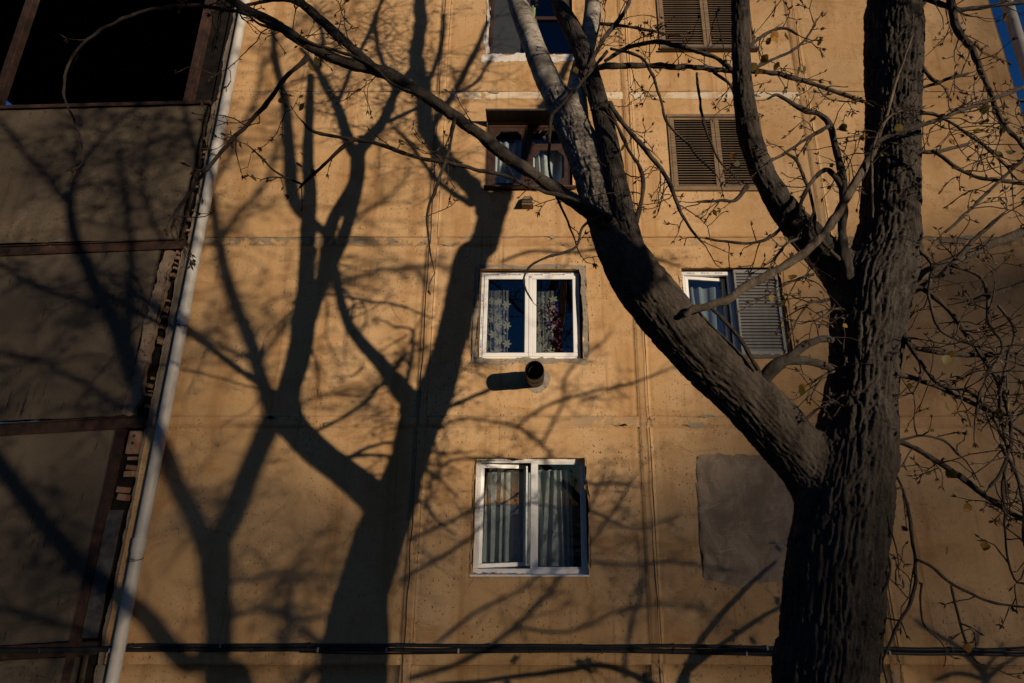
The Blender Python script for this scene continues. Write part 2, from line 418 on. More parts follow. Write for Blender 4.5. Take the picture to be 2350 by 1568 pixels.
def m_ground():
    k = NT('yard_earth')
    c = k.mix(k.ramp(k.noise(0.4, 7, 0.65), 0.4, 0.62), (0.085, 0.066, 0.046), (0.06, 0.068, 0.03))
    c = k.mix(k.ramp(k.noise(9, 6, 0.7), 0.55, 0.7), c, (0.14, 0.11, 0.08))
    return k.done(c, 0.95, k.bump(k.noise(12, 6, 0.7), 0.6, 0.03), 0.1)
M_GROUND = m_ground()

# ------------------------------------------------------------------ ground
def ground_z(x, y):
    """Flat yard at the foot of the wall, a bank rising behind it to the path where the camera stands."""
    z = 2.55*sstep(-3.4, -6.6, y)*1.0
    return z+0.05*noise3(np.stack([x*0.7, y*0.7, 0*x], -1), 3)
gx = np.concatenate([np.linspace(-400, -16, 14), np.linspace(-14, 22, 90), np.linspace(24, 400, 14)])
gy = np.concatenate([np.linspace(-400, -22, 14), np.linspace(-20, 0.4, 60), np.linspace(12, 400, 12)])
GX, GY = np.meshgrid(gx, gy)
GZ = ground_z(GX, GY)
V = np.stack([GX, GY, GZ], -1).reshape(-1, 3)
ny, nx = GX.shape
ii = (np.arange(ny-1)[:, None]*nx+np.arange(nx-1)[None]).ravel()
tag(link('ground', np_mesh('ground', V, np.stack([ii, ii+1, ii+nx+1, ii+nx], -1)), M_GROUND), None, kind='structure')

# ------------------------------------------------------------------ the apartment building
bld = thing('apartment_building', 'ochre rendered panel apartment block with stained seams and mixed windows', 'building', (0, 0, 0))

def breaks(a, b, step, extra=()):
    pts = sorted(set([a, b]+[e for e in extra if a < e < b])); out = []
    for p, q in zip(pts, pts[1:]):
        n = max(1, int(round((q-p)/step))); out += list(np.linspace(p, q, n, endpoint=False))
    return np.array(out+[b])
def panel(name, x0, x1, z0, z1, m, hole=None, y=0.0, reveal=0.20, seed=0, jag=(0, 0, 0, 0), step=0.06, parent=None, edge=0.010, amp=0.003, shear=0.0, thick=0.10):
    """A render-faced wall panel with softened uneven edges; jag = raggedness of left, right, bottom, top edge."""
    hx = hole[:2] if hole else (); hz = hole[2:] if hole else ()
    X = breaks(x0, x1, step, hx); Z = breaks(z0, z1, step, hz)
    XX, ZZ = np.meshgrid(X, Z); n, mm = XX.shape
    P = np.stack([XX, 0*XX+y, ZZ], -1)
    def wob(a, b, c, s): return noise3(np.stack([a*2.3+s, b*0+c, a*0+s*1.7], -1), seed)+0.6*noise3(np.stack([a*7+s, b*0+c, a*0], -1), seed+1)+0.5*noise3(np.stack([a*19+s, b*0+c, a*0], -1), seed+2)
    P[:, 0, 0] += 0.003*wob(Z, Z, 1.1, 1)+jag[0]*wob(Z, Z, 2.1, 1); P[:, -1, 0] += 0.003*wob(Z, Z, 3.1, 2)+jag[1]*wob(Z, Z, 4.1, 2)
    P[0, :, 2] += 0.003*wob(X, X, 5.1, 3)+jag[2]*wob(X, X, 6.1, 3); P[-1, :, 2] += 0.003*wob(X, X, 7.1, 4)+jag[3]*wob(X, X, 8.1, 4)
    q = np.stack([XX*1.3, ZZ*1.3, 0*XX+seed], -1)
    P[..., 1] += amp*noise3(q, 5)+amp*0.7*noise3(q*4.1, 6)
    for sl in ((slice(None), 0), (slice(None), -1), (0, slice(None)), (-1, slice(None))): P[sl][..., 1] += edge
    if shear: P[..., 2] += shear*(XX-x1)
    keep = np.ones((n-1, mm-1), bool)
    if hole:
        cx = (X[:-1]+X[1:])/2; cz = (Z[:-1]+Z[1:])/2
        keep = ~(((cx > hole[0]) & (cx < hole[1]))[None] & ((cz > hole[2]) & (cz < hole[3]))[:, None])
    I = np.arange(n*mm).reshape(n, mm)
    Q = np.stack([I[:-1, :-1], I[:-1, 1:], I[1:, 1:], I[1:, :-1]], -1)[keep]
    V = [P.reshape(-1, 3)]; Q = [Q]; nv = n*mm
    def skirt(idx, dy):
        nonlocal nv
        a = np.asarray(idx); p = P.reshape(-1, 3)[a].copy(); p[:, 1] = y+dy
        k = np.arange(len(a)); V.append(p); Q.append(np.stack([a[:-1], a[1:], nv+k[1:], nv+k[:-1]], -1)); nv += len(a)
    skirt(I[:, 0][::-1], thick); skirt(I[:, -1], thick); skirt(I[0], thick); skirt(I[-1][::-1], thick)
    if hole:
        i0, i1 = np.argmin(abs(X-hole[0])), np.argmin(abs(X-hole[1])); j0, j1 = np.argmin(abs(Z-hole[2])), np.argmin(abs(Z-hole[3]))
        skirt(I[j0:j1+1, i0], reveal); skirt(I[j0:j1+1, i1][::-1], reveal); skirt(I[j0, i0:i1+1][::-1], reveal); skirt(I[j1, i0:i1+1], reveal)
    return link(name, np_mesh(name, np.vstack(V), np.vstack(Q)), m, parent or bld)

ZJ = [zk(1512), zk(967), zk(553), zk(217), zk(217)+2.85]      # seams between storeys
XJ = [xk(381, 760), xk(979, 760), xk(1468, 760), xk(1933, 760), xk(2495, 760)]
JH = 0.075                                                     # half height of a seam band
rows = [(0.0, ZJ[0]-JH), (ZJ[0]+JH, ZJ[1]-JH), (ZJ[1]+JH, ZJ[2]-JH), (ZJ[2]+JH, ZJ[3]-JH), (ZJ[3]+JH, ZJ[4]-JH), (ZJ[4]+JH, 17.4)]
JW = 0.075
XE = -5.50                                                     # where the ochre paint starts beside the crack
cols = [(XE, XJ[1]-JW), (XJ[1]+JW, XJ[2]-JW), (XJ[2]+JW, XJ[3]-JW), (XJ[3]+JW, XJ[4])]
def opening(xa, xb, ya, yb):
    ym = (ya+yb)/2; return (xk(xa, ym), xk(xb, ym), zk(yb), zk(ya))
W1 = opening(1087, 1348, 1051, 1320)
W2 = opening(1099, 1336, 617, 823)
W3 = opening(1117, 1313, 281, 432)
W4 = (xk(1123, 60), xk(1314, 60), zk(124), zk(124)+1.50)
W5 = opening(1571, 1804, 614, 815)
W6 = opening(1540, 1750, 268, 436)
W7 = (xk(1514, 60), xk(1722, 60), zk(113), zk(113)+1.5)
holes = {(1, 1): W1, (2, 1): W2, (3, 1): W3, (4, 1): W4, (2, 2): W5, (3, 2): W6, (4, 2): W7}
for r, (z0, z1) in enumerate(rows):
    for c, (x0, x1) in enumerate(cols):
        mm = M_PIT if (r, c) in ((1, 1), (2, 1), (1, 2), (3, 2)) else M_OCHRE
        jl = 0.0
        if c == 0:
            x0 = {1: -5.665, 2: -5.49, 3: -5.41, 4: -5.50}.get(r, -5.6); jl = {1: 0.012, 2: 0.03, 3: 0.02}.get(r, 0.01)
        h = holes.get((r, c))
        panel('wall_panel', x0, x1, z0, z1, mm, h, seed=r*7+c, jag=(jl, 0.003, 0.005, 0.005), step=0.05 if 0 < r < 5 else 0.2)
# seam bands
for r, z in enumerate(ZJ):
    for c, (x0, x1) in enumerate(cols):
        m = M_JOINT
        if r == 2 and c in (0, 3): m = M_JGREY
        if r == 3: m = {0: M_JOINT, 1: M_JWHITE, 2: M_JWHITE, 3: M_JOINT}[c]
        if r == 0: m = M_OCHRE
        if c == 0: x0 = -5.62
        panel('seam_band', x0-0.01, x1+0.01, z-JH-0.012, z+JH+0.012, m, y=0.007, seed=40+r*5+c, amp=0.006, edge=0.03, step=0.03)
for c in (1, 2, 3):
    for r, (z0, z1) in enumerate(rows):
        m = M_JOINT if r not in (4,) else M_OCHRE
        panel('seam_strip', XJ[c]-JW-0.012, XJ[c]+JW+0.012, z0-2*JH, z1, m, y=0.0085, seed=80+r*5+c, amp=0.005, edge=0.03, step=0.03)
        cr = MB()                                             # the open crack running up the seam
        zz = np.arange(z0-0.1, z1+0.1, 0.05); off = 0.035*(1 if c != 1 else -1)
        wv = noise3(np.stack([zz*3, 0*zz+c, 0*zz+r], -1), 9)*0.012+noise3(np.stack([zz*15, 0*zz+c, 0*zz], -1), 8)*0.004
        wd = 0.002+0.004*np.clip(noise3(np.stack([zz*1.4, 0*zz+c*3, 0*zz+r], -1), 11)+0.3, 0, 1)
        for i in range(len(zz)-1):
            xa, xb = XJ[c]+off+wv[i], XJ[c]+off+wv[i+1]; n = len(cr.v)
            cr.v += [(xa-wd[i], 0.0005, zz[i]), (xa+wd[i], 0.0005, zz[i]), (xb+wd[i+1], 0.0005, zz[i+1]), (xb-wd[i+1], 0.0005, zz[i+1])]
            cr.f.append((n, n+1, n+2, n+3))
        cr.build('crack', M_GASKET, bld)
# body behind the skin, roof, end wall
mb = MB()
mb.box(XJ[4]-0.03, XJ[4]-0.002, 0.012, 9.0, 0, 17.4); mb.build('end_wall', M_OCHRE, bld)
mb = MB(); mb.box(-5.7, XJ[4]+0.5, -0.35, 9.2, 17.4, 17.65); mb.build('roof', M_BARE, bld, 0.01)
mb = MB(); mb.box(-5.72, XJ[4]-0.02, 9.0, 9.1, 0, 17.4); mb.build('rear_wall', M_OCHRE, bld)
mb = MB(); mb.box(-5.72, -5.70, 0.35, 9.0, 0, 17.4); mb.build('party_wall', M_BARE, bld)
# bare cement strip between the paint edge and the crack, one length per storey
for r, (xa, xb) in {0: (-5.72, -5.55), 1: (-5.70, -5.62), 2: (-5.70, -5.44), 3: (-5.63, -5.38), 4: (-5.64, -5.44)}.items():
    z0, z1 = rows[r]
    panel('bare_render_strip', xa, xb, z0-2*JH, z1, M_BARE, y=0.0055, seed=120+r, jag=(0.016, 0, 0, 0), amp=0.004, step=0.035, edge=0.012)
# openings closed off behind: one dark room per window
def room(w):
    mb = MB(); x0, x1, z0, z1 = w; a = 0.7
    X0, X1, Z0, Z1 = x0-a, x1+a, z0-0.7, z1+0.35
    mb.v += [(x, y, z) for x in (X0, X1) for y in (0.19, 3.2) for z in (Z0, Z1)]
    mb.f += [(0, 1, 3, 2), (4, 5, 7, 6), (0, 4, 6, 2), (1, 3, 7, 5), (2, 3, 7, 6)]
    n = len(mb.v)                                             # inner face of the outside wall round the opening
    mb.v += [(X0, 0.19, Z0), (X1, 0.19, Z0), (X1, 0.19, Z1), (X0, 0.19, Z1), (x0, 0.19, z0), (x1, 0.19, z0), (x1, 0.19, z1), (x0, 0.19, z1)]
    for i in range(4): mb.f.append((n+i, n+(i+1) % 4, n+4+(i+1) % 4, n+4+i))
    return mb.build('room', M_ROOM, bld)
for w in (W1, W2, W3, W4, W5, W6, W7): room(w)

def ragged(name, pts, m, y0, y1, rough=0.012, seed=0, parent=None, sub=0.03):
    """A thin irregular slab of plaster: (x, z) outline roughened."""
    out = []; k = len(pts)
    for i in range(k):
        a, b = Vector(pts[i]), Vector(pts[(i+1) % k]); n = max(1, int((b-a).length/sub))
        for j in range(n): out.append(a.lerp(b, j/n))
    r = random.Random(seed); P = []
    for i, p in enumerate(out):
        q = np.array([[p.x*3.1, p.y*3.1, seed]]); q2 = q*5.3
        P.append((p.x+rough*(noise3(q, 1)[0]*1.3+0.9*noise3(q2, 3)[0])+r.uniform(-.2, .2)*rough, p.y+rough*(noise3(q, 2)[0]*1.3+0.9*noise3(q2, 4)[0])+r.uniform(-.2, .2)*rough))
    # fan from the centroid so concave outlines stay tidy
    mb = MB(); cx = sum(p[0] for p in P)/len(P); cz = sum(p[1] for p in P)/len(P); n = len(P)
    mb.v = [(x, y0, z) for x, z in P]+[(x, y1, z) for x, z in P]
    me = bpy.data.meshes.new(name); bm = bmesh.new()
    vs_ = [bm.verts.new(v) for v in mb.v]
    f = bm.faces.new(vs_[:n]); bmesh.ops.triangulate(bm, faces=[f], ngon_method='EAR_CLIP')
    for i in range(n):
        j = (i+1) % n; bm.faces.new((vs_[i], vs_[n+i], vs_[n+j], vs_[j]))
    bmesh.ops.recalc_face_normals(bm, faces=bm.faces)
    bm.to_mesh(me); bm.free()
    return link(name, me, m, parent or bld)
def smear(w, grow, y, m, seed, l=1.0, r=1.0, b=1.0, t=1.0):
    """Mortar roughly trowelled round a window opening: four thin slabs."""
    x0, x1, z0, z1 = w; g = grow
    ragged('mortar_smear', [(x0-g*l, z0-g*b), (x0-0.002, z0-g*b*0.2), (x0-0.002, z1), (x0-g*l*0.8, z1+g*t*0.4)], m, y, 0.02, 0.020, seed)
    ragged('mortar_smear', [(x1+0.002, z0), (x1+g*r*0.9, z0-g*b*0.3), (x1+g*r, z1+g*t*0.5), (x1+0.002, z1)], m, y, 0.02, 0.020, seed+1)
    ragged('mortar_smear', [(x0-g*0.8*l, z0-g*b), (x1+g*0.8*r, z0-g*b*0.9), (x1+g*0.4*r, z0-0.002), (x0, z0-0.002)], m, y-0.0006, 0.02, 0.022, seed+2)
    ragged('mortar_smear', [(x0-0.01, z1+0.002), (x1+0.02, z1+0.002), (x1+g*0.7*r, z1+g*t), (x0-g*0.5*l, z1+g*0.9*t)], m, y-0.0006, 0.02, 0.018, seed+3)
smear(W2, 0.085, -0.004, M_MORTAR, 5, t=0.7)
smear(W1, 0.030, -0.004, M_PIT, 15)
smear(W5, 0.06, -0.004, M_PIT, 25)
# the bricked-up window plastered with cement
px_patch = [(1598, 1040), (1640, 1041), (1700, 1044), (1800, 1046), (1840, 1048), (1846, 1180), (1850, 1332), (1800, 1336), (1740, 1341), (1690, 1340), (1645, 1336), (1614, 1330), (1610, 1270), (1607, 1200), (1601, 1110)]
ragged('cement_patch', [(xk(a, b), zk(b)) for a, b in px_patch], M_PATCH, -0.0062, 0.02, 0.030, 3, sub=0.018)

rc = random.Random(12)
for r, z in list(enumerate(ZJ))[1:4]:
    for k_ in range(13):
        x = rc.uniform(-5.0, XJ[4]-0.6); w_ = rc.uniform(0.05, 0.32); h_ = rc.uniform(0.015, 0.045); zz = z+rc.choice((-1, 1))*rc.uniform(0.03, 0.08)
        ragged('mortar_flake', [(x, zz), (x+w_*0.5, zz-h_), (x+w_, zz-h_*0.3), (x+w_*0.8, zz+h_), (x+w_*0.3, zz+h_*0.8)], M_MORTAR if rc.random() < 0.6 else M_JGREY, -0.0035, 0.02, 0.012, 300+r*20+k_, sub=0.02)
def wall_crack(x, z, l, ang, seed, w_=0.0022):
    r_ = random.Random(seed); mb = MB(); p = Vector((x, z)); P = [p]
    for i in range(int(l/0.03)):
        ang += r_.uniform(-.45, .45); p = p+Vector((math.cos(ang), math.sin(ang)))*0.03; P.append(p)
    for i in range(len(P)-1):
        d = (P[i+1]-P[i]).normalized(); nrm = Vector((-d.y, d.x)); a = w_*(1-i/len(P)); b = w_*(1-(i+1)/len(P)); n = len(mb.v)
        for q_, e in ((P[i]-nrm*a, 0), (P[i]+nrm*a, 0), (P[i+1]+nrm*b, 0), (P[i+1]-nrm*b, 0)): mb.v.append((q_.x, -0.0052, q_.y))
        mb.f.append((n, n+1, n+2, n+3))
    mb.build('crack', M_GASKET, bld)
for k_, (a, b, l, an) in enumerate(((1345, 1318, 0.5, -1.2), (1088, 1320, 0.35, -2.0), (1336, 823, 0.3, -0.8), (1090, 610, 0.3, 2.2), (1590, 1040, 0.4, 2.4), (1700, 1345, 0.7, -1.5), (1210, 1330, 0.5, -1.7), (1320, 440, 0.3, -0.6), (900, 700, 0.5, -1.3), (820, 1200, 0.6, -1.6), (1770, 440, 0.5, -1.2), (640, 600, 0.4, 0.2))):
    wall_crack(xk(a, b), zk(b), l, an, 700+k_)

# ------------------------------------------------------------------ windows
def frame_ring(name, x0, x1, z0, z1, w, y0, y1, m, parent, bevel=0.005, sides='lrbt'):
    """Four mitred-looking members of a frame, butted end to end."""
    mb = MB(); g = 0.0008
    if 'l' in sides: mb.box(x0, x0+w, y0, y1, z0+w+g, z1-w-g)
    if 'r' in sides: mb.box(x1-w, x1, y0, y1, z0+w+g, z1-w-g)
    mb.box(x0, x1, y0, y1, z0, z0+w); mb.box(x0, x1, y0, y1, z1-w, z1)
    return mb.build(name, m, parent, bevel)
def pane(x0, x1, z0, z1, y, parent, name='pane'):
    mb = MB(); mb.box(x0, x1, y, y+0.006, z0, z1); return mb.build(name, M_GLASS, parent)
def text(body, x, z, y, size, m, parent, rot=0.0, name='lettering', flip=False):
    cu = bpy.data.curves.new(name, 'FONT'); cu.body = body; cu.size = size; cu.extrude = 0.0004
    cu.align_x = 'CENTER'; cu.align_y = 'CENTER'; cu.resolution_u = 2; cu.offset = size*0.02
    cu.materials.append(m)
    o = bpy.data.objects.new(name, cu); C.objects.link(o)
    me = bpy.data.meshes.new_from_object(o.evaluated_get(bpy.context.evaluated_depsgraph_get())); bpy.data.objects.remove(o)
    o = link(name, me, m, parent)
    o.location = (x, y, z); o.rotation_euler = (math.pi/2, rot, 0)
    return o

def curtain(name, label, x0, x1, z0, z1, y, m, folds, amp, gather=1.0, seed=0, group=None, lean=0.0, top_wave=0.0, cat='curtain'):
    """A hanging cloth with folds; gather < 1 narrows it towards the foot, lean shifts the foot sideways."""
    nu, nv = folds*14, 26
    u = np.linspace(0, 1, nu); v = np.linspace(0, 1, nv); U, Vv = np.meshgrid(u, v)
    r = np.random.default_rng(seed); ph = noise3(np.stack([U*folds*0.7, Vv*0.8, 0*U+seed], -1), seed)*2.6
    w = (x1-x0)*(1+(gather-1)*(1-Vv))
    X = x0+U*w+lean*(1-Vv)+0.008*np.sin(U*folds*6.28*2+ph)
    Y = y+amp*np.sin(U*folds*6.283+ph*1.4)*(0.75+0.55*noise3(np.stack([U*3, Vv*2, 0*U], -1), seed+3))+0.02*noise3(np.stack([U*2, Vv*3, 0*U], -1), seed+1)
    Z = z0+(z1-z0)*Vv+np.where(Vv > 0.999, top_wave*np.sin(U*folds*6.283+ph), 0)
    P = np.stack([X, Y, Z], -1); I = np.arange(nu*nv).reshape(nv, nu)
    Q = np.stack([I[:-1, :-1], I[:-1, 1:], I[1:, 1:], I[1:, :-1]], -1).reshape(-1, 4)
    o = link(name, np_mesh(name, P.reshape(-1, 3), Q), m)
    tag(o, label, cat, group); return o, P

# --- lower window: white, its inner leaf ajar
x0, x1, z0, z1 = W1; yf = 0.135
w1 = node('window', bld, label='white plastic window with one leaf ajar, lowest of its column')
fw = 0.075
xm = x0+(x1-x0)*0.525
frame_ring('frame', x0-0.012, x1+0.01, z0-0.012, z1+0.012, fw, yf, yf+0.06, M_PVC, w1)
mb = MB(); mb.box(xm-0.042, xm+0.042, yf-0.004, yf+0.056, z0+fw-0.01, z1-fw+0.01); mb.build('mullion', M_PVC, w1, 0.005)
frame_ring('glazing_bead', xm+0.043, x1+0.01-fw-0.001, z0+fw-0.011, z1-fw+0.011, 0.018, yf+0.012, yf+0.05, M_PVC, w1, 0.003)
pane(xm+0.062, x1-fw-0.010, z0+fw+0.008, z1-fw-0.008, yf+0.030, w1)
# ajar leaf, hinged at its outer stile, swung into the room
hx = x0+fw-0.010; lw = xm-0.042-hx-0.004
leaf = bpy.data.objects.new('sash', bpy.data.meshes.new('sash')); bpy.data.meshes.remove(leaf.data) if False else None
mb = MB(); zz0, zz1 = z0+fw-0.005, z1-fw+0.000; s = 0.055
mb.box(0, s, 0, 0.05, zz0+s+0.001, zz1-s-0.001); mb.box(lw-s, lw, 0, 0.05, zz0+s+0.001, zz1-s-0.001); mb.box(0, lw, 0, 0.05, zz0, zz0+s); mb.box(0, lw, 0, 0.05, zz1-s, zz1)
bpy.data.objects.remove(leaf)
sash = mb.build('sash', M_PVC, w1, 0.004); sash.location = (hx, yf+0.004, 0); sash.rotation_euler = (0, 0, math.radians(20))
mb = MB(); mb.box(s-0.004, lw-s+0.004, 0.022, 0.028, zz0+s-0.004, zz1-s+0.004); p = mb.build('pane', M_GLASS, w1); p.location = sash.location; p.rotation_euler = sash.rotation_euler
# scribbled torn film along the head and the stile
mb = MB(); r_ = random.Random(4)
for i in range(70):
    a = x0+0.02+i*0.0085; b = z1-0.012-r_.uniform(0.0, 0.02); l = r_.uniform(0.012, 0.034)*(1-i/95); an = r_.uniform(-0.9, 0.9)
    M = Matrix.Translation((a, yf-0.0012, b)) @ Matrix.Rotation(an, 4, 'Y'); mb.box(-0.0022, 0.0022, -0.0008, 0.0008, -l, 0, M)
for i in range(34):
    b = z1-0.05-i*0.030; a = x0+0.012+r_.uniform(0, 0.018); l = r_.uniform(0.006, 0.026)
    M = Matrix.Translation((a, yf-0.0012, b)) @ Matrix.Rotation(r_.uniform(-0.5, 0.5), 4, 'Y'); mb.box(-0.0016, 0.0016, -0.0008, 0.0008, -l, 0, M)
tag(mb.build('film_scraps', M_GASKET, w1), None, kind='stuff')
mb = MB(); mb.box(x0-0.03, x1+0.01, -0.012, yf+0.0, z0-0.018, z0+0.004); mb.build('sill', M_PVC, w1, 0.004)
curtain('curtain', 'pale drawn curtain behind the ajar leaf of the lowest white window', x0+0.10, xm-0.05, z0-0.10, z1-0.175, 0.45, M_CURT, 5, 0.035, 1.0, 3, 'curtains of the lowest white window', top_wave=0.008)
curtain('curtain', 'pale curtain bunched behind the fixed pane of the lowest white window', xm+0.05, x1-0.20, z0-0.10, z1-0.15, 0.36, M_CURT, 4, 0.045, 1.03, 8, 'curtains of the lowest white window', top_wave=0.008)

# --- middle window: new white window with film lettering and embroidered net
x0, x1, z0, z1 = W2; yf = 0.09
w2 = node('window', bld, label='new white double-leaf window with printed film on its frame')
frame_ring('frame', x0+0.012, x1-0.03, z0+0.004, z1-0.03, 0.062, yf, yf+0.06, M_PVC, w2)
xa, xb, za, zb = x0+0.012, x1-0.03, z0+0.004, z1-0.03
xm = (xa+xb)/2+0.005
for i, (p, q) in enumerate(((xa+0.046, xm-0.026), (xm+0.028, xb-0.046))):
    frame_ring('sash', p, q, za+0.046, zb-0.050, 0.062, yf-0.014, yf+0.05, M_PVC, w2, 0.006)
    frame_ring('gasket', p+0.0625, q-0.0625, za+0.1085, zb-0.1125, 0.007, yf-0.008, yf+0.03, M_GASKET, w2, 0.0)
    pane(p+0.066, q-0.066, za+0.110, zb-0.114, yf+0.012, w2)
mb = MB(); mb.box(xm-0.0255, xm+0.0275, yf-0.020, yf+0.04, za+0.047, zb-0.052); mb.build('mullion', M_PVC, w2, 0.005)
mb = MB(); mb.box(xa+0.004, xb-0.004, yf-0.0012, yf-0.0002, zb-0.044, zb-0.002); mb.build('film', M_FILM, w2)
mb = MB(); mb.box(xa+0.003, xa+0.036, yf-0.0013, yf-0.0003, za+0.01, zb-0.05); mb.build('film', M_FILM, w2)
for i in range(4):
    x = xa+0.20+i*0.345
    text('WINFORM', x, zb-0.0325, yf-0.0014, 0.030, M_BLUE, w2)
    mb = MB(); mb.box(x-0.125, x-0.085, yf-0.0020, yf-0.0013, zb-0.040, zb-0.026); mb.build('print_bar', M_ORANGE, w2)
    x += 0.10
    if x < xb-0.1:
        text('WINFORM', x+0.03, zb-0.0125, yf-0.0014, 0.022, M_BLUE, w2)
        mb = MB(); mb.box(x-0.060, x-0.03, yf-0.0020, yf-0.0013, zb-0.017, zb-0.008); mb.build('print_bar', M_ORANGE, w2)
for i in range(3):
    z = za+0.25+i*0.37
    text('WINFORM', xa+0.020, z, yf-0.0015, 0.028, M_BLUE, w2, rot=math.pi/2)
    mb = MB(); mb.box(xa+0.012, xa+0.027, yf-0.0020, yf-0.0014, z-0.115, z-0.085); mb.build('print_bar', M_ORANGE, w2)
# maker's shield on the mullion
mb = MB(); sx, sz = xm-0.0, zb-0.078
mb.prism([(sx-0.022, sz+0.018), (sx-0.022, sz-0.008), (sx, sz-0.022), (sx+0.022, sz-0.008), (sx+0.022, sz+0.018)], yf-0.0208, yf-0.0195); mb.build('maker_badge', M_BLUE, w2)
mb = MB(); mb.prism([(sx-0.016, sz+0.013), (sx-0.010, sz-0.009), (sx, sz-0.014), (sx+0.016, sz-0.004), (sx+0.016, sz+0.013)], yf-0.0214, yf-0.0206); mb.build('badge_field', M_FILM, w2)
mb = MB(); mb.prism([(sx-0.022, sz+0.018), (sx-0.022, sz-0.008), (sx-0.015, sz-0.012), (sx-0.013, sz+0.018)], yf-0.0218, yf-0.0206); mb.build('badge_edge', M_RED, w2)
text('2', sx+0.002, sz, yf-0.0222, 0.026, M_BLUE, w2)
mb = MB(); mb.box(x1-0.028, x1-0.002, yf+0.01, yf+0.10, z0, z1); mb.build('jamb_filler', M_GASKET, w2)

def petal(mb, cx, cz, ang, l, w, y):
    ca, sa = math.cos(ang), math.sin(ang); n = len(mb.v)
    for t, s_ in ((0, 0), (0.3, 0.8), (0.6, 1), (0.85, 0.55), (1, 0), (0.85, -0.55), (0.6, -1), (0.3, -0.8)):
        a, b = t*l, s_*w/2; mb.v.append((cx+a*ca-b*sa, y, cz+a*sa+b*ca))
    mb.f.append(tuple(range(n, n+8)))
def net(x0, x1, zb_, zt, y, seed, label, gather, lean):
    o, P = curtain('net_curtain', label, x0, x1, zb_, zt, y, M_SHEER, 4, 0.028, gather, seed, 'net curtains of the new white window', lean, 0.012)
    r = random.Random(seed); mb = MB(); nv, nu = P.shape[:2]
    def pt(u, v):
        i = min(nv-1, max(0, int(v*(nv-1)))); j = min(nu-1, max(0, int(u*(nu-1)))); return P[i, j]
    for c in range(5):
        u = 0.10+c*0.21; v = r.uniform(0.02, 0.12)
        while v < 0.95:
            q = pt(u+r.uniform(-.03, .03), v)
            if r.random() < 0.33:
                a0 = r.uniform(0, 6)
                for k in range(6): petal(mb, q[0], q[2], a0+k*1.047, 0.075, 0.036, q[1]-0.004-0.0003*k)
                v += 0.13
            else:
                petal(mb, q[0], q[2], r.choice((0.6, 1.2, 1.9, 2.5, 4.2, 5.2))+r.uniform(-.3, .3), r.uniform(0.05, 0.09), r.uniform(0.024, 0.038), q[1]-0.004)
                v += 0.055
    tag(mb.build('embroidery', M_EMBR, o), None, kind='stuff')
    return o
net(xa+0.07, xa+0.40, z0-0.05, z1-0.24, 0.30, 11, 'floral net curtain behind the leaf of the new white window, hanging nearly straight', 1.0, 0.03)
net(xm+0.07, xm+0.38, z0-0.05, z1-0.24, 0.34, 23, 'floral net curtain tucked behind a pot plant in the new white window', 0.82, 0.0)
# pot plant behind the pane
pp = thing('pot_plant', 'dark red flowering pot plant with a dry cane inside the new white window', 'plant', (xb-0.33, 0.25, z0-0.04))
mb = MB(); r = random.Random(2)
for i in range(90):
    h = r.uniform(0.05, 1.0); x = (0.5-h)*0.26+r.uniform(-.10, .10); z = h*0.95+0.08
    a = r.uniform(0, 6.28); l = r.uniform(0.03, 0.06); y = r.uniform(-.06, .06); petal(mb, x, z, a, l, l*0.7, y)
tag(mb.build('petals', M_PURPLE, pp), None, kind='stuff')
t_ = tube(spline([(0.16, -0.03, 0.0, 0.007), (0.175, -0.03, 0.3, 0.006), (0.20, -0.02, 0.58, 0.003)], 0.05), 5); q = TB(); q.add(*t_)
for a in (0.25, 0.33, 0.42): q.add(*tube(spline([(0.175, -0.03, a, 0.003), (0.20, -0.035, a+0.05, 0.0015)], 0.02), 4))
q.build('cane', M_STRAW, pp)
mb = MB()
for k in range(10):
    a0, a1 = k*0.628, (k+1)*0.628; n = len(mb.v)
    for rr, z in ((0.07, -0.14), (0.095, 0.06)):
        mb.v += [(rr*math.cos(a0), rr*math.sin(a0), z), (rr*math.cos(a1), rr*math.sin(a1), z)]
    mb.f.append((n, n+1, n+3, n+2))
mb.build('pot', M_BRICK, pp)

# --- upper window: brown timber, tin hood and sill
x0, x1, z0, z1 = W3; yf = 0.05
w3 = node('window', bld, label='brown timber window with chamfered panes under a tin hood')
frame_ring('frame', x0+0.002, x1-0.002, z0+0.004, z1-0.004, 0.06, yf, yf+0.09, M_FRAMEWOOD, w3, 0.006)
xm = (x0+x1)/2-0.04
mb = MB(); mb.box(xm-0.03, xm+0.03, yf-0.006, yf+0.085, z0+0.065, z1-0.065); mb.build('mullion', M_FRAMEWOOD, w3, 0.006)
def cham(name, xa, xb, za, zb, w, c, y0, y1):
    """Sash whose glass opening has chamfered corners."""
    mb = MB(); O = [(xa, za), (xb, za), (xb, zb), (xa, zb)]
    i0, i1, k0, k1 = xa+w, xb-w, za+w, zb-w
    I = [(i0+c, k0), (i1-c, k0), (i1, k0+c), (i1, k1-c), (i1-c, k1), (i0+c, k1), (i0, k1-c), (i0, k0+c)]
    for yy in (y0, y1):
        for p in O+I: mb.v.append((p[0], yy, p[1]))
    for b in (0, 12):
        F_ = [(0, 1, 5, 4), (1, 6, 5), (1, 2, 7, 6), (2, 8, 7), (2, 3, 9, 8), (3, 10, 9), (3, 0, 11, 10), (0, 4, 11)]
        mb.f += [tuple(b+i for i in f) for f in F_]
    for i in range(4): j = (i+1) % 4; mb.f.append((i, j, 12+j, 12+i))
    for i in range(8): j = (i+1) % 8; mb.f.append((4+i, 4+j, 16+j, 16+i))
    o = mb.build(name, M_FRAMEWOOD, w3, 0.0); pane(xa+w-0.01, xb-w+0.01, za+w-0.01, zb-w+0.01, (y0+y1)/2, w3); return o
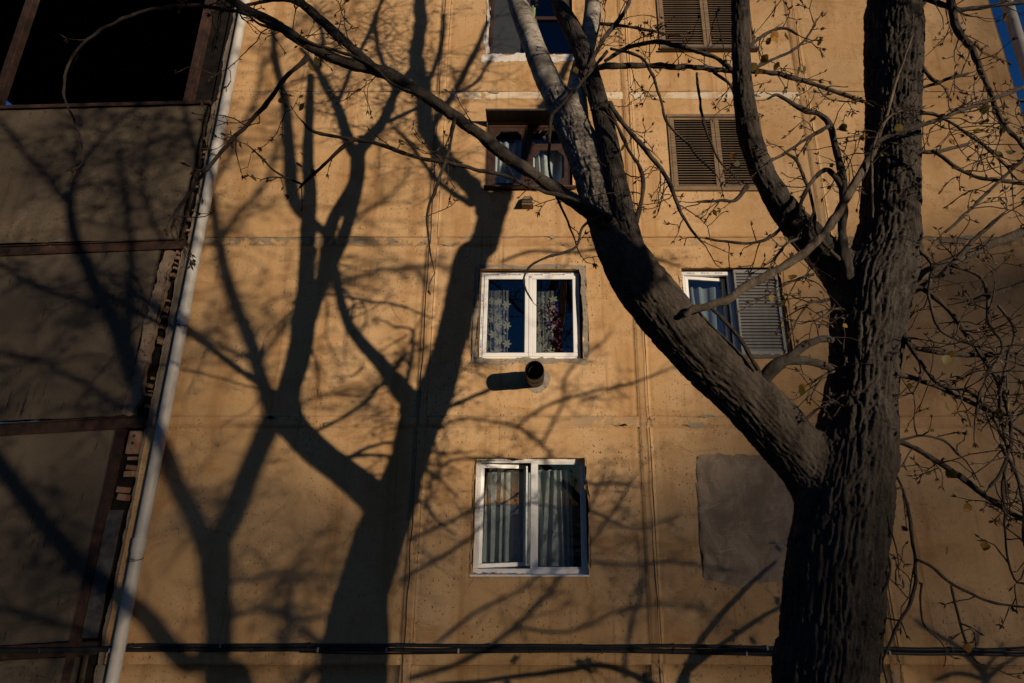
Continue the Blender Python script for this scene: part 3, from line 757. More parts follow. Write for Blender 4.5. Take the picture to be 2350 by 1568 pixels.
cham('sash', x0+0.063, xm-0.031, z0+0.065, z1-0.066, 0.07, 0.07, yf+0.008, yf+0.06)
cham('sash', xm+0.031, x1-0.063, z0+0.065, z0+0.065+(z1-z0)*0.60, 0.07, 0.11, yf+0.008, yf+0.06)
cham('sash', xm+0.031, x1-0.063, z0+0.067+(z1-z0)*0.60, z1-0.066, 0.06, 0.05, yf+0.008, yf+0.06)
mb = MB()                                                    # tin hood: sloped top, closed ends
hz = z1+0.02; ho = 0.29                                  # thin visor seen from below, its lip turned down a little
sec = [(0.0, hz), (-ho, hz+0.02), (-ho-0.006, hz-0.018), (-ho+0.004, hz-0.018), (-ho+0.010, hz+0.006), (0.0, hz-0.014)]
n = len(sec); X0, X1 = x0-0.012, x1+0.02
for X in (X0, X1):
    for y, z in sec: mb.v.append((X, y, z))
for i in range(n): j = (i+1) % n; mb.f.append((i, j, n+j, n+i))
mb.f += [tuple(range(n)), tuple(n+i for i in reversed(range(n)))]
for X in (X0+0.002, X1-0.002):
    k = len(mb.v); mb.v += [(X, 0.0, hz-0.012), (X, -ho+0.012, hz-0.004), (X, -0.05, hz-0.10), (X, 0.0, hz-0.12)]; mb.f.append((k, k+1, k+2, k+3))
mb.build('hood', M_HOOD, w3)
mb = MB(); M = Matrix.Translation((0, 0, z0-0.012)) @ Matrix.Rotation(math.radians(7), 4, 'X'); mb.box(x0-0.02, x1+0.05, -0.13, yf, -0.018, 0.004, M); mb.build('sill', M_HOOD, w3, 0.003)
curtain('curtain', 'white curtain in the single-pane leaf of the brown timber window', x0+0.10, xm-0.09, z0-0.1, z1-0.18, 0.30, M_CURTW, 4, 0.03, 0.95, 31, 'curtains of the brown timber window')
curtain('curtain', 'white curtain behind the small octagonal pane of the brown timber window', xm+0.08, x1-0.16, z0-0.1, z1-0.42, 0.24, M_CURTW, 3, 0.045, 1.05, 35, 'curtains of the brown timber window')

# --- top window: brown frame, whitewashed surround
x0, x1, z0, z1 = W4; yf = 0.05
w4 = node('window', bld, label='brown window with whitewash daubed round it, topmost of its column')
frame_ring('frame', x0+0.006, x1-0.006, z0+0.004, z1-0.004, 0.045, yf, yf+0.08, M_FRAMEWOOD, w4)
xm = x0+(x1-x0)*0.46
mb = MB(); mb.box(xm-0.04, xm+0.04, yf-0.004, yf+0.075, z0+0.05, z1-0.05); mb.build('mullion', M_FRAMEWOOD, w4, 0.005)
mb = MB(); mb.box(xm+0.041, x1-0.052, yf+0.002, yf+0.07, z0+0.83, z0+0.90); mb.build('transom', M_FRAMEWOOD, w4, 0.004)
pane(x0+0.050, xm-0.038, z0+0.048, z1-0.048, yf+0.03, w4); pane(xm+0.039, x1-0.050, z0+0.048, z0+0.832, yf+0.034, w4); pane(xm+0.039, x1-0.050, z0+0.898, z1-0.048, yf+0.034, w4)
mb = MB(); mb.box(x0+0.053, xm-0.042, yf+0.10, yf+0.12, z0+0.05, z1-0.05); mb.build('blind', m_plain('brown_blind', (0.075, 0.062, 0.05), 0.9), w4)
curtain('curtain', 'yellow-green curtain edge hanging in the topmost brown window', xm+0.05, xm+0.13, z0+0.28, z1-0.1, 0.30, m_cloth('yellow_green_cloth', (0.42, 0.44, 0.16)), 1, 0.03, 0.6, 41)
ragged('whitewash_daub', [(x0-0.16, z0-0.20), (x0+0.3, z0-0.17), (x1+0.12, z0-0.16), (x1+0.16, z0-0.03), (x1, z0-0.006), (x0, z0-0.006), (x0-0.12, z0-0.02)], M_WHITEWASH, -0.0065, 0.02, 0.03, 77)
ragged('whitewash_daub', [(x0-0.07, z0+0.0), (x0-0.006, z0), (x0-0.006, z1), (x0-0.04, z1+0.05), (x0-0.06, z0+0.7), (x0-0.10, z0+0.35)], M_WHITEWASH, -0.0065, 0.02, 0.022, 78)

# --- right-hand column: white window with a sliding grey shutter
x0, x1, z0, z1 = W5; yf = 0.085
w5 = node('window', bld, label='white plastic window half covered by a grey louvred shutter')
xm = x0+(x1-x0)*0.50
frame_ring('frame', x0+0.004, xm+0.03, z0+0.004, z1-0.035, 0.060, yf, yf+0.07, M_PVC, w5, 0.005)
frame_ring('frame', xm+0.031, x1-0.004, z0+0.004, z1-0.035, 0.060, yf, yf+0.07, M_PVC, w5, 0.005)
mb = MB(); mb.box(x0+0.006, xm, yf-0.0012, yf-0.0002, z1-0.075, z1-0.038); mb.build('film', M_FILM, w5)
mb = MB(); mb.box(x0+0.006, x0+0.044, yf-0.0013, yf-0.0003, z0+0.02, z1-0.08); mb.build('film', M_FILM, w5)
for i in range(3):
    x = x0+0.14+i*0.22
    text('PLAS', x, z1-0.058, yf-0.0014, 0.032, M_BLUE, w5, rot=math.pi); text('EN', x+0.065, z1-0.058, yf-0.0014, 0.032, M_RED, w5, rot=math.pi)
for i in range(5):
    z = z1-0.16-i*0.22
    text('EN', x0+0.025, z+0.065, yf-0.0015, 0.034, M_RED, w5, rot=math.pi/2); text('PLAS', x0+0.025, z, yf-0.0015, 0.034, M_BLUE, w5, rot=math.pi/2)
hx, lw = x0+0.075, xm-0.03-(x0+0.075); zz0, zz1 = z0+0.07, z1-0.10; s = 0.05
mb = MB(); mb.box(0, s, 0, 0.05, zz0+s+0.001, zz1-s-0.001); mb.box(lw-s, lw, 0, 0.05, zz0+s+0.001, zz1-s-0.001); mb.box(0, lw, 0, 0.05, zz0, zz0+s); mb.box(0, lw, 0, 0.05, zz1-s, zz1)
sash = mb.build('sash', M_PVC, w5, 0.004); sash.location = (hx, yf+0.02, 0); sash.rotation_euler = (0, 0, math.radians(9))
mb = MB(); mb.box(s-0.003, lw-s+0.003, 0.02, 0.026, zz0+s-0.003, zz1-s+0.003); p = mb.build('pane', M_GLASS, w5); p.location = sash.location; p.rotation_euler = sash.rotation_euler
curtain('curtain', 'pale blue-grey voile curtain in the half-shuttered white window', x0+0.12, xm+0.02, z0-0.1, z1-0.24, 0.27, M_SHEER2, 4, 0.035, 1.0, 51)
sh = node('shutter', bld, label='grey louvred sliding shutter leaf')
sx0, sx1, sz0, sz1 = xm+0.035, x1-0.055, z0+0.012, z1-0.03; ys = 0.012
mb = MB(); mb.box(sx0, sx0+0.035, ys, ys+0.05, sz0+0.06, sz1-0.06); mb.build('stile', M_SHUTGREY, sh, 0.004)
mb = MB(); mb.box(sx1-0.045, sx1, ys, ys+0.05, sz0+0.06, sz1-0.06); mb.build('stile', M_SHUTGREY, sh, 0.004)
mb = MB(); mb.box(sx0, sx1, ys, ys+0.05, sz0, sz0+0.059); mb.build('rail', M_SHUTGREY, sh, 0.004)
mb = MB(); mb.box(sx0, sx1, ys, ys+0.05, sz1-0.059, sz1); mb.build('rail', M_SHUTGREY, sh, 0.004)
def slats(sh, xa, xb, za, zb, n, y, m, tilt, thick, width, jit=0.0, seed=0, miss=()):
    mb = MB(); mb.box(0, xb-xa, -width/2, width/2, -thick/2, thick/2)
    first = mb.build('slat', m, sh, thick*0.25); me = first.data; r = random.Random(seed)
    for i in range(n):
        o = first if i == 0 else bpy.data.objects.new('slat', me)
        if i: C.objects.link(o); o.parent = sh
        o.location = (xa, y, za+(i+0.5)*(zb-za)/n+r.uniform(-jit, jit)*0.3)
        o.rotation_euler = (math.radians(tilt)+r.uniform(-jit, jit)*6, r.uniform(-jit, jit), 0)
slats(sh, sx0+0.035, sx1-0.045, sz0+0.06, sz1-0.06, 25, ys+0.028, M_SHUTGREY, 58, 0.007, 0.050, 0.004, 1)
mb = MB(); mb.box(sx0+0.01, sx1-0.01, ys+0.056, ys+0.062, sz0+0.02, sz1-0.02); mb.build('backing', M_GASKET, sh)
mb = MB(); mb.box(x0-0.01, x1+0.02, -0.03, 0.08, z0-0.055, z0-0.002); mb.build('sill', M_HOOD, w5, 0.004)

# --- timber shutters
def timber_shutter(w, label, n, seed, tilt):
    x0, x1, z0, z1 = w; sh = node('shutter', bld, label=label); y = -0.02
    mb = MB(); mb.box(x0-0.035, x1+0.035, y-0.015, 0.05, z1-0.025, z1+0.03); mb.build('head_rail', M_SHUTWOOD, sh, 0.004)
    mb = MB(); mb.box(x0-0.035, x1+0.035, y-0.020, 0.05, z0-0.03, z0+0.025); mb.build('sill_rail', M_SHUTWOOD, sh, 0.004)
    for a, b in ((x0-0.03, x0+0.002), (x1-0.002, x1+0.03)):
        mb = MB(); mb.box(a, b, y-0.004, 0.05, z0+0.026, z1-0.026); mb.build('jamb', M_SHUTWOOD, sh, 0.004)
    xm = (x0+x1)/2
    for i, (a, b) in enumerate(((x0+0.006, xm-0.003), (xm+0.003, x1-0.006))):
        for p, q in ((a, a+0.075), (b-0.06, b)):
            mb = MB(); mb.box(p, q, y+(0.001 if i else 0), y+0.035, z0+0.032, z1-0.032); mb.build('stile', M_SHUTWOOD, sh, 0.004)
        slats(sh, a+0.076, b-0.061, z0+0.075, z1-0.075, n, y+0.018, M_SHUTWOOD, tilt, 0.008, 0.036, 0.006, seed+i)
        for p, q in ((z0+0.033, z0+0.075), (z1-0.075, z1-0.033)):
            mb = MB(); mb.box(a+0.0755, b-0.0605, y+0.002, y+0.034, p, q); mb.build('rail', M_SHUTWOOD, sh, 0.003)
    mb = MB(); mb.box(x0+0.01, x1-0.01, y+0.045, y+0.052, z0+0.03, z1-0.03); mb.build('backing', M_GASKET, sh)
timber_shutter(W6, 'closed weathered brown timber shutters above the grey shutter', 27, 61, 40)
timber_shutter(W7, 'closed dark brown timber shutters, topmost of the shuttered column', 26, 71, 52)
x0, x1, z0, z1 = W7
mb = MB(); mb.box(x0-0.02, x1+0.06, -0.10, 0.0, z0-0.075, z0-0.035); mb.build('ledge', M_HOOD, bld, 0.004)

# ------------------------------------------------------------------ flue, vent, cables, pipes
def ring_tube(name, R, sides, m, parent, th=0.004):
    V, Q, uv = tube(R, sides); V2, Q2, _ = tube(np.column_stack([R[:, :3], R[:, 3]-th]), sides)
    q = TB(); q.add(V, Q, uv); q.add(V2, Q2[:, ::-1])
    e = len(V)-sides if False else (len(R)-1)*sides; n = len(V); k = np.arange(sides); kk = (k+1) % sides
    q.Q.append(np.stack([e+k, e+kk, n+e+kk, n+e+k], -1)); return q.build(name, m, parent)
fl = at(1228, 870); L = 0.64; tl = math.tan(math.radians(1.5))
flue = thing('flue_pipe', 'short sooty steel flue pipe jutting out below the new white window', 'flue', fl)
R_ = np.array([(0, 0.05-(L+0.05)*i/12, -tl*L*i/12, 0.130) for i in range(13)])
ring_tube('pipe', R_, 36, M_FLUE, flue)
R_ = np.array([(0, -0.30-0.02*i, -tl*(0.32+0.02*i), 0.1355) for i in range(4)])
ring_tube('collar', R_, 36, M_FLUE, flue)
R_ = np.array([(0, 0.04-(L-0.08)*i/6, -tl*(L-0.08)*i/6, 0.085) for i in range(7)])
ring_tube('inner_pipe', R_, 28, M_FLUE, flue)
ragged('mortar_collar', [(fl.x+0.20*math.cos(a)*(1+.25*math.cos(a)), fl.z+0.20*math.sin(a)) for a in np.linspace(0, 6.28, 18, endpoint=False)], M_MORTAR, -0.0045, 0.02, 0.022, 91)

vc = at(1211, 468)
vent = thing('vent_cap', 'small brown louvred vent cap on the wall under the tin sill', 'vent', vc)
mb = MB(); w_, h_, d_ = 0.095, 0.10, 0.15
back = [(-w_*0.95, 0.01, -h_), (w_*0.95, 0.01, -h_), (w_*0.95, 0.01, h_), (-w_*0.95, 0.01, h_)]
fr = [(-w_, -d_, -h_*0.95), (w_, -d_, -h_*0.95), (w_*0.55, -d_*0.75, h_*0.75), (-w_*0.55, -d_*0.75, h_*0.75)]
mb.v = back+fr; mb.f = [(0, 1, 5, 4), (1, 2, 6, 5), (2, 3, 7, 6), (3, 0, 4, 7), (4, 5, 6, 7)]
mb.build('cowl', M_SHUTWOOD, vent, 0.004)
for rr in range(2):
    for k in range(3):
        f = 0.10+rr*0.30; zz = -h_*0.95+f*h_*1.7; ww = w_*(1-f*0.45); yy = -d_+f*d_*0.25
        x = (-1+k)*ww*0.58; mb = MB(); mb.box(x-ww*0.24, x+ww*0.24, yy-0.004, yy+0.02, zz, zz+0.035); mb.build('louvre', M_GASKET, vent)

def cable(pts, label, r, seed, clips=True):
    rr = random.Random(seed); P = []
    for i, (a, b) in enumerate(pts):
        w = at(a, b); P.append((w.x, -0.030-rr.uniform(0, 0.012), w.z+rr.uniform(-0.006, 0.006), r))
    R = spline(P, 0.12); t = thing('cable', label, 'cable', (0, 0, 0), 'cables strung along the wall')
    q = TB(); q.add(*tube(R, 7)); q.build('wire', M_CABLE, t)
    if clips:
        for i in range(rr.randrange(2, 6), len(R)-2, rr.choice((7, 8, 9))):
            x, y, z = R[i, :3]; mb = MB(); mb.box(x-0.012, x+0.012, y-r-0.006, 0.004, z-r-0.005, z+r+0.005); mb.build('clip', M_CLIP if rr.random() < 0.5 else M_CABLE, t, 0.003)
    return t
xs = [-20, 120, 235, 330, 440, 560, 690, 820, 960, 1100, 1240, 1380, 1520, 1640, 1780, 1900, 2010, 2110, 2200, 2280, 2380, 2450]
ytop = [1491, 1489, 1486, 1480, 1479, 1480, 1478, 1480, 1481, 1480, 1481, 1482, 1481, 1482, 1486, 1487, 1487, 1488, 1489, 1490, 1487, 1487]
ybot = [1494, 1492, 1491, 1490, 1490, 1489, 1489, 1490, 1491, 1491, 1491, 1492, 1494, 1496, 1497, 1497, 1497, 1498, 1499, 1501, 1502, 1503]
cable(list(zip(xs, ytop)), 'thick black cable clipped along the wall, topmost of the bundle', 0.020, 1)
cable(list(zip(xs, ybot)), 'thick black cable clipped along the wall, lowest of the straight bundle', 0.022, 2)
cable([(a, (b+c)/2+1+2*math.sin(i*1.7)) for i, (a, b, c) in enumerate(zip(xs, ytop, ybot)) if 300 < a < 1900], 'thin black wire weaving between the two thick cables', 0.010, 3, False)
cable([(a, c+5+3*math.sin(i*0.9+1)) for i, (a, c) in enumerate(zip(xs, ybot)) if 680 < a < 1800], 'thin black wire sagging below the cable bundle', 0.008, 4, False)

dp = thing('drain_pipe', 'long white plastic drain pipe beside the cracked balcony wall', 'pipe', (0, 0, 0))
XP = -0.193*27.83; YP = -0.115
zs = [0.05]+[at(340, 1240).z-0.02+0.0, at(435, 724).z, at(505, 345).z, 13.2, 16.2]
for i in range(len(zs)-1):
    R_ = np.array([(XP+0.004*math.sin(i*2.1), YP, zs[i]-(0.0 if i == 0 else 0.02)+(zs[i+1]-zs[i])*k/24, 0.074) for k in range(25)])
    q = TB(); q.add(*tube(R_, 28)); q.build('pipe_section', M_PIPE, dp)
    R_ = np.array([(XP, YP, zs[i+1]-0.12+0.02*k, (0.080, 0.084, 0.0825, 0.0825, 0.0825, 0.0825, 0.0825, 0.086, 0.086, 0.080)[k]) for k in range(10)])
    q = TB(); q.add(*tube(R_, 28)); q.build('coupling', M_PIPE, dp)
    rr = random.Random(i); q = TB()                          # wire twisted round the pipe under the socket
    for k in range(3):
        zt = zs[i+1]-0.20-0.012*k; q.add(*tube(spline([(XP+0.078*math.cos(a), YP+0.078*math.sin(a), zt+0.012*math.sin(a*2+k), 0.0028) for a in np.linspace(0, 6.28, 14)], 0.03), 5))
    for k in range(6): q.add(*tube(spline([(XP+rr.uniform(-.03, .03), YP-0.078, zs[i+1]-0.21, 0.002), (XP+rr.uniform(-.05, .05), YP-0.09, zs[i+1]-0.21+rr.uniform(-.04, .05), 0.0015)], 0.02), 4))
    q.build('wire_tie', M_RUST, dp)
    for zt in (zs[i+1]-0.205,):
        mb = MB(); mb.box(XP-0.012, XP+0.012, YP+0.07, 0.02, zt-0.012, zt+0.012); mb.build('bracket', M_RUST, dp)
ds = thing('downspout', 'cream round downspout standing off the far corner against the sky', 'pipe', (0, 0, 0))
xd = XJ[4]+0.235; R_ = np.array([(xd, -0.06, 0.05+16.5*k/60, 0.092) for k in range(61)])
q = TB(); q.add(*tube(R_, 28)); q.build('pipe_section', M_PIPE2, ds)
for z in (5.2, 8.2, 11.0, 13.9):
    R_ = np.array([(xd, -0.06, z+0.02*k, 0.099) for k in range(6)]); q = TB(); q.add(*tube(R_, 28)); q.build('coupling', M_PIPE2, ds)
    mb = MB(); mb.box(XJ[4]-0.02, xd, -0.02, 0.02, z+0.2, z+0.23); mb.build('bracket', M_RUST, ds)

# ------------------------------------------------------------------ balcony extension on steel beams
ext = thing('balcony_extension', 'unfinished concrete balcony stack on rusty steel beams beside the ochre block', 'balcony')
XL = -12.85
def pl(xa, ya, xb, yb): return at(xa, ya), at(xb, yb)
TOPS = [(pl(0, 1500, 230, 1487), -5.93), (pl(0, 986, 330, 967), -6.06), (pl(0, 576, 430, 559), -5.90), (pl(0, 243, 485, 231), -5.70)]
lines = []
for (a, b), xr in TOPS:
    sl = (b.z-a.z)/(b.x-a.x); lines.append((b.z, b.x, sl))
def zl(i, x): z, xb, sl = lines[i]; return z+sl*(x-xb)
XR = {0: -5.93, 1: -6.10, 2: -6.02, 3: -5.775}
for i in range(4):
    xr = XR[i]; zb_ = zl(i-1, xr)+0.10 if i else 0.0; zt = zl(i, xr)-0.085
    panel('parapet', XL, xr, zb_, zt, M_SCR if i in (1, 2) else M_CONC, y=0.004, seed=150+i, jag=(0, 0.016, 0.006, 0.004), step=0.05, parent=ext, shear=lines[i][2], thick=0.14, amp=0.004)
def beam(x0, x1, i, h, y0, y1, dz=0.0, name='steel_beam'):
    mb = MB(); 
    pts = [(x0, zl(i, x0)-h/2+dz), (x1, zl(i, x1)-h/2+dz), (x1, zl(i, x1)+h/2+dz), (x0, zl(i, x0)+h/2+dz)]
    mb.prism(pts, y0, y1); return mb.build(name, M_RUST, ext, 0.003)
beam(XL, -5.66, 2, 0.16, 0.012, 0.10); beam(XL, -5.66, 2, 0.022, -0.022, 0.03, 0.075, 'beam_flange'); beam(XL, -5.66, 2, 0.022, -0.022, 0.03, -0.083, 'beam_flange')
beam(XL, -5.70, 1, 0.16, 0.012, 0.10); beam(XL, -5.72, 1, 0.022, -0.022, 0.03, 0.078, 'beam_flange'); beam(XL, -5.72, 1, 0.022, -0.022, 0.03, -0.083, 'beam_flange')
beam(XL, -5.72, 3, 0.07, -0.012, 0.10, -0.03)
beam(XL, -5.75, 0, 0.16, 0.012, 0.10)
z3 = zl(3, -6.5); ZT = z3+2.62
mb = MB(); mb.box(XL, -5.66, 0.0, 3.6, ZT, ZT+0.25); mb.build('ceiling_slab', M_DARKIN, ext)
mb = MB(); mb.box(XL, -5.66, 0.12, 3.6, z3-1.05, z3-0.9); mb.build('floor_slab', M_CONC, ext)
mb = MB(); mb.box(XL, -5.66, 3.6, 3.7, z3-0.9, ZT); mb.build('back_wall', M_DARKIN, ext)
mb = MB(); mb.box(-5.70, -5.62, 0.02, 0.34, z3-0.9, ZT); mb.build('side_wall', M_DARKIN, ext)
for xa, ya, xb, yb, w_ in ((5, 170, 62, 0, 0.14), (432, 225, 470, 0, 0.13)):
    a, b = at(xa, ya), at(xb, yb); x = (a.x+b.x)/2
    mb = MB(); mb.box(x-w_/2, x+w_/2, 0.03, 0.15, zl(3, x)-0.02, ZT); mb.build('steel_post', M_RUST, ext, 0.006)
# torn render and brickwork in the crack beside the balcony
def brick_at(x, z, w_, h_, d_, m, rot, r):
    return (x, z, w_, h_, d_, m, rot)
rb = random.Random(21)
mbk = MB(); mbk.box(-0.5, 0.5, -0.5, 0.5, -0.5, 0.5); proto = mbk.build('brick', M_BRICK, ext, 0.05); first = True
def add_brick(x, y, z, w_, d_, h_, tilt=0.0):
    global first
    o = proto if first else bpy.data.objects.new('brick', proto.data)
    if not first: C.objects.link(o); o.parent = ext
    first = False
    o.location = (x, y, z); o.scale = (w_, d_, h_); o.rotation_euler = (rb.uniform(-.05, .05), tilt+rb.uniform(-.06, .06), rb.uniform(-.12, .12))
for z in np.arange(zl(2, -5.7)+0.18, zl(3, -5.7)-0.35, 0.085):
    if rb.random() < 0.7: add_brick(-5.645+rb.uniform(-.04, .03), 0.075+rb.uniform(-.03, .03), z+rb.uniform(-.015, .015), 0.075+rb.uniform(-.04, .05), 0.10, 0.056+rb.uniform(-.025, .012), rb.uniform(-.12, .12))
for z in np.arange(zl(1, -5.7)+0.2, zl(2, -5.7)-0.12, 0.082): (rb.random() < 0.62) and add_brick(-5.765+rb.uniform(-.025, .02), 0.055+rb.uniform(-.02, .03), z+rb.uniform(-.03, .03), 0.045+rb.uniform(-.025, .03), 0.10, 0.05+rb.uniform(-.028, .02), rb.uniform(-.25, .25))
for z in np.arange(zl(0, -5.7)+1.75, zl(1, -5.7)-0.35, 0.105): (rb.random() < 0.85) and add_brick(-5.82+rb.uniform(-.03, .025), 0.045+rb.uniform(-.02, .03), z+rb.uniform(-.012, .012), 0.13+rb.uniform(-.06, .03), 0.12, 0.074+rb.uniform(-.028, .014), rb.uniform(-.13, .13))
zb1 = zl(1, -5.7)-0.24
mb = MB(); mb.box(-5.91, -5.745, 0.0, 0.12, zb1-0.22, zb1+0.10); hb = mb.build('hollow_brick', M_BRICK, ext, 0.006)
for k in range(3):
    q = TB(); V, Q, uv = tube(np.array([(-5.83, -0.0012, zb1-0.17+k*0.10, 0.022), (-5.83, 0.0008, zb1-0.17+k*0.10, 0.022)]), 14)
    mb = MB(); mb.v = [tuple(v) for v in V[:14]]; mb.f = [tuple(range(14))]; mb.build('hole', M_GASKET, ext)
ragged('torn_render', [(-6.03, zl(1, -6)+0.10), (-5.86, zl(1, -6)+0.12), (-5.80, zl(2, -6)-0.5), (-5.80, zl(2, -6)-0.13), (-5.93, zl(2, -6)-0.12), (-5.99, zl(2, -6)-0.9)], m_stucco('crumbling_mortar', (0.20, 0.14, 0.095), (0.33, 0.24, 0.165), (0.15, 0.095, 0.06), 0.9), -0.022, 0.05, 0.022, 33, ext)
ragged('torn_render', [(-5.70, zl(3, -5.7)-0.55), (-5.66, zl(3, -5.7)-0.9), (-5.61, zl(3, -5.7)-0.5), (-5.60, zl(3, -5.7)-0.05), (-5.66, zl(3, -5.7)-0.02)], M_BARE, -0.006, 0.05, 0.02, 34, ext)
mb = MB(); mb.box(-6.105, -5.985, -0.006, 0.06, 0.0, zl(1, -6)-0.09); mb.build('steel_channel', M_RUST, ext, 0.003)
mb = MB(); mb.box(-5.965, -5.765, -0.010, 0.02, zl(0, -5.8)+0.12, zl(0, -5.8)+1.70); mb.build('zinc_strip', m_plain('grey_zinc_sheet', (0.055, 0.052, 0.050), 0.75, 0.3, 0.4, 0.2, 7), ext, 0.004)
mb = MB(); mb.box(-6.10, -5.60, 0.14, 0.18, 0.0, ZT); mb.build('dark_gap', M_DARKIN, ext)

# ------------------------------------------------------------------ the big poplar
def furrows(freq, depth_, stretch, fine=0.25, seed=0):
    def f(q, rm):
        p = q*np.array([freq, freq, freq*stretch])
        w = np.stack([noise3(p*0.7+3, seed+1), noise3(p*0.7+9, seed+2), 0*p[..., 0]], -1)*0.35
        n = noise3(p+w, seed)+0.30*noise3(p*2.3+w, seed+4)
        g = 0.75+0.5*noise3(p*0.5+5, seed+3)
        a = np.clip(1-np.abs(n)/(0.20*g), 0, 1)**0.7              # narrow V-shaped furrows between long plates
        p2 = q*np.array([freq*2.3, freq*2.3, freq*2.3*stretch*2.6]); n2 = noise3(p2+w, seed+5)
        b = np.clip(1-np.abs(n2)/0.16, 0, 1)                      # short cracks across the plates
        p3 = q*np.array([freq*5, freq*5, freq*5*stretch*2.0])
        dome = np.clip(np.abs(n), 0, 0.6)*0.55
        return depth_*(-a-fine*b+dome+0.22*noise3(p3, seed+7)+0.12*noise3(p3*2.1, seed+9))+rm*0.05*noise3(q*2.2, seed+8)
    return f
def smooth_bark(q, rm):
    r = noise3(q*np.array([7, 7, 34.0]), 51); return rm*0.10*noise3(q*np.array([5, 5, 4.0]), 50)+0.0035*r+0.003*np.abs(noise3(q*np.array([14, 14, 60.0]), 53))

def vis(pts, t0=None):
    """rows (px, py, width px, t) seen by the camera -> x, y, z, radius."""
    out = []
    for a, b, w, t in pts:
        p = at(a, b, t); out.append((*p, w/2/F*depth(p)))
    return out
def shd(pts):
    """rows (px, py, width px, s): where the shadow lies on the wall -> x, y, z, radius."""
    out = []
    for a, b, w, s in pts:
        p = cast(a, b, s); wq = at(a, b); out.append((*p, w/2/F*depth(wq)))
    return out

tree = thing('poplar_tree', 'large bare poplar with deeply furrowed trunk forking in front of the wall', 'tree', at(1893, 1568, 3.5)-Vector((0, 0, 2.8)))
TL = -tree.location
def tpart(name, R, sides, m, disp=None, parent=None, step=None):
    R = capped(R)
    V, Q, uv = tube(R, sides, disp); V = V+np.array(TL)
    me = np_mesh(name, V, Q, uv); return link(name, me, m, parent or tree)
T0 = 3.5
base = at(1893, 1568, T0); gz = float(ground_z(np.array([base.x]), np.array([base.y]))[0])
trunk = [(base.x-0.02, base.y, gz-0.1, 0.46), (base.x-0.02, base.y, gz+0.2, 0.37)]+[(base.x-0.015, base.y, gz+0.2+(base.z-gz-0.2)*k/6, 0.37-0.011*k) for k in range(1, 6)]+vis([(1893, 1568, 214, T0), (1901, 1500, 208, T0), (1911, 1380, 206, T0), (1922, 1250, 200, T0), (1940, 1130, 190, T0), (1958, 1040, 176, T0), (1970, 950, 158, T0), (1978, 880, 147, T0), (1986, 800, 146, T0), (1992, 720, 150, T0), (2002, 660, 158, T0), (2026, 600, 140, T0), (2040, 520, 122, T0), (2046, 400, 113, T0), (2049, 250, 112, T0), (2051, 100, 113, T0), (2053, 0, 112, T0)])
trunk += shd([(1110, 560, 52, 4.34), (1131, 484, 46, 4.34)])
L1 = [(1938, 1300, 90, 3.56), (1915, 1200, 128, 3.56), (1872, 1098, 134, 3.54), (1806, 1012, 130, 3.49), (1720, 918, 128, 3.40), (1625, 828, 130, 3.32), (1545, 742, 128, 3.26), (1478, 660, 122, 3.22), (1432, 590, 108, 3.24), (1398, 520, 92, 3.32), (1372, 440, 86, 3.44), (1345, 360, 80, 3.55), (1312, 285, 76, 3.65), (1278, 220, 62, 3.75)]
LP = [(1300, 262, 60, 3.70), (1268, 205, 55, 3.78), (1238, 140, 51, 3.86), (1210, 65, 50, 3.95), (1186, 0, 46, 4.02), (1160, -80, 40, 4.1), (1130, -170, 34, 4.15), (1110, -280, 26, 4.2), (1100, -420, 16, 4.2)]
R_lp = spline(vis(LP), 0.02); tpart('limb', R_lp, 60, M_PALE, smooth_bark)
LQ = [(1330, 318, 48, 3.66), (1324, 240, 45, 3.72), (1326, 185, 43, 3.8), (1345, 110, 42, 3.86), (1358, 50, 40, 3.9), (1362, -30, 38, 3.95), (1366, -140, 30, 4.0), (1350, -280, 20, 4.0)]
R_lq = spline(vis(LQ), 0.02); tpart('limb', R_lq, 60, M_PALE, smooth_bark)
LD = [(1470, 625, 92, 3.18), (1448, 560, 66, 3.18), (1430, 490, 54, 3.22), (1412, 400, 47, 3.32), (1392, 310, 44, 3.45), (1368, 215, 43, 3.6), (1340, 130, 42, 3.75), (1312, 65, 41, 3.88), (1286, 0, 40, 4.0)]
ld = vis(LD)+shd([(815, 420, 28, 3.72), (821, 356, 25, 3.6)])
L2 = [(2000, 790, 80, 3.55), (1985, 720, 104, 3.55), (1945, 645, 96, 3.54), (1884, 575, 76, 3.53), (1808, 492, 62, 3.5), (1752, 400, 53, 3.42), (1720, 310, 49, 3.30), (1706, 210, 44, 3.16), (1700, 100, 41, 3.04), (1698, 0, 39, 2.95), (1682, -120, 37, 2.87), (1640, -280, 34, 2.8)]
l2 = vis(L2)+shd([(678, 467, 26, 5.15), (664, 350, 21, 5.2), (654, 233, 17, 5.2), (631, 133, 13, 5.2), (628, 40, 9, 5.2)])
BODY = [('trunk', spline(trunk, 0.03), M_BARK, 33.0, 0.024, 0.105, 3), ('limb', spline(vis(L1), 0.025), M_LIMB1, 38.0, 0.0135, 0.15, 13),
        ('limb', spline(l2, 0.025), M_BARK, 40.0, 0.0095, 0.16, 33)]
def voro3(p, seed):
    i = np.floor(p).astype(np.int64); f = p-i
    F1 = np.full(len(p), 9.0); F2 = np.full(len(p), 9.0)
    for dx in (-1, 0, 1):
        for dy in (-1, 0, 1):
            for dz in (-1, 0, 1):
                a, b, c = i[:, 0]+dx, i[:, 1]+dy, i[:, 2]+dz
                d = np.sqrt((dx+0.5+0.42*hash3(a, b, c, seed)-f[:, 0])**2+(dy+0.5+0.42*hash3(a, b, c, seed+1)-f[:, 1])**2+(dz+0.5+0.42*hash3(a, b, c, seed+2)-f[:, 2])**2)
                m_ = d < F1; F2 = np.where(m_, F1, np.minimum(F2, d)); F1 = np.where(m_, d, F1)
    return F1, F2
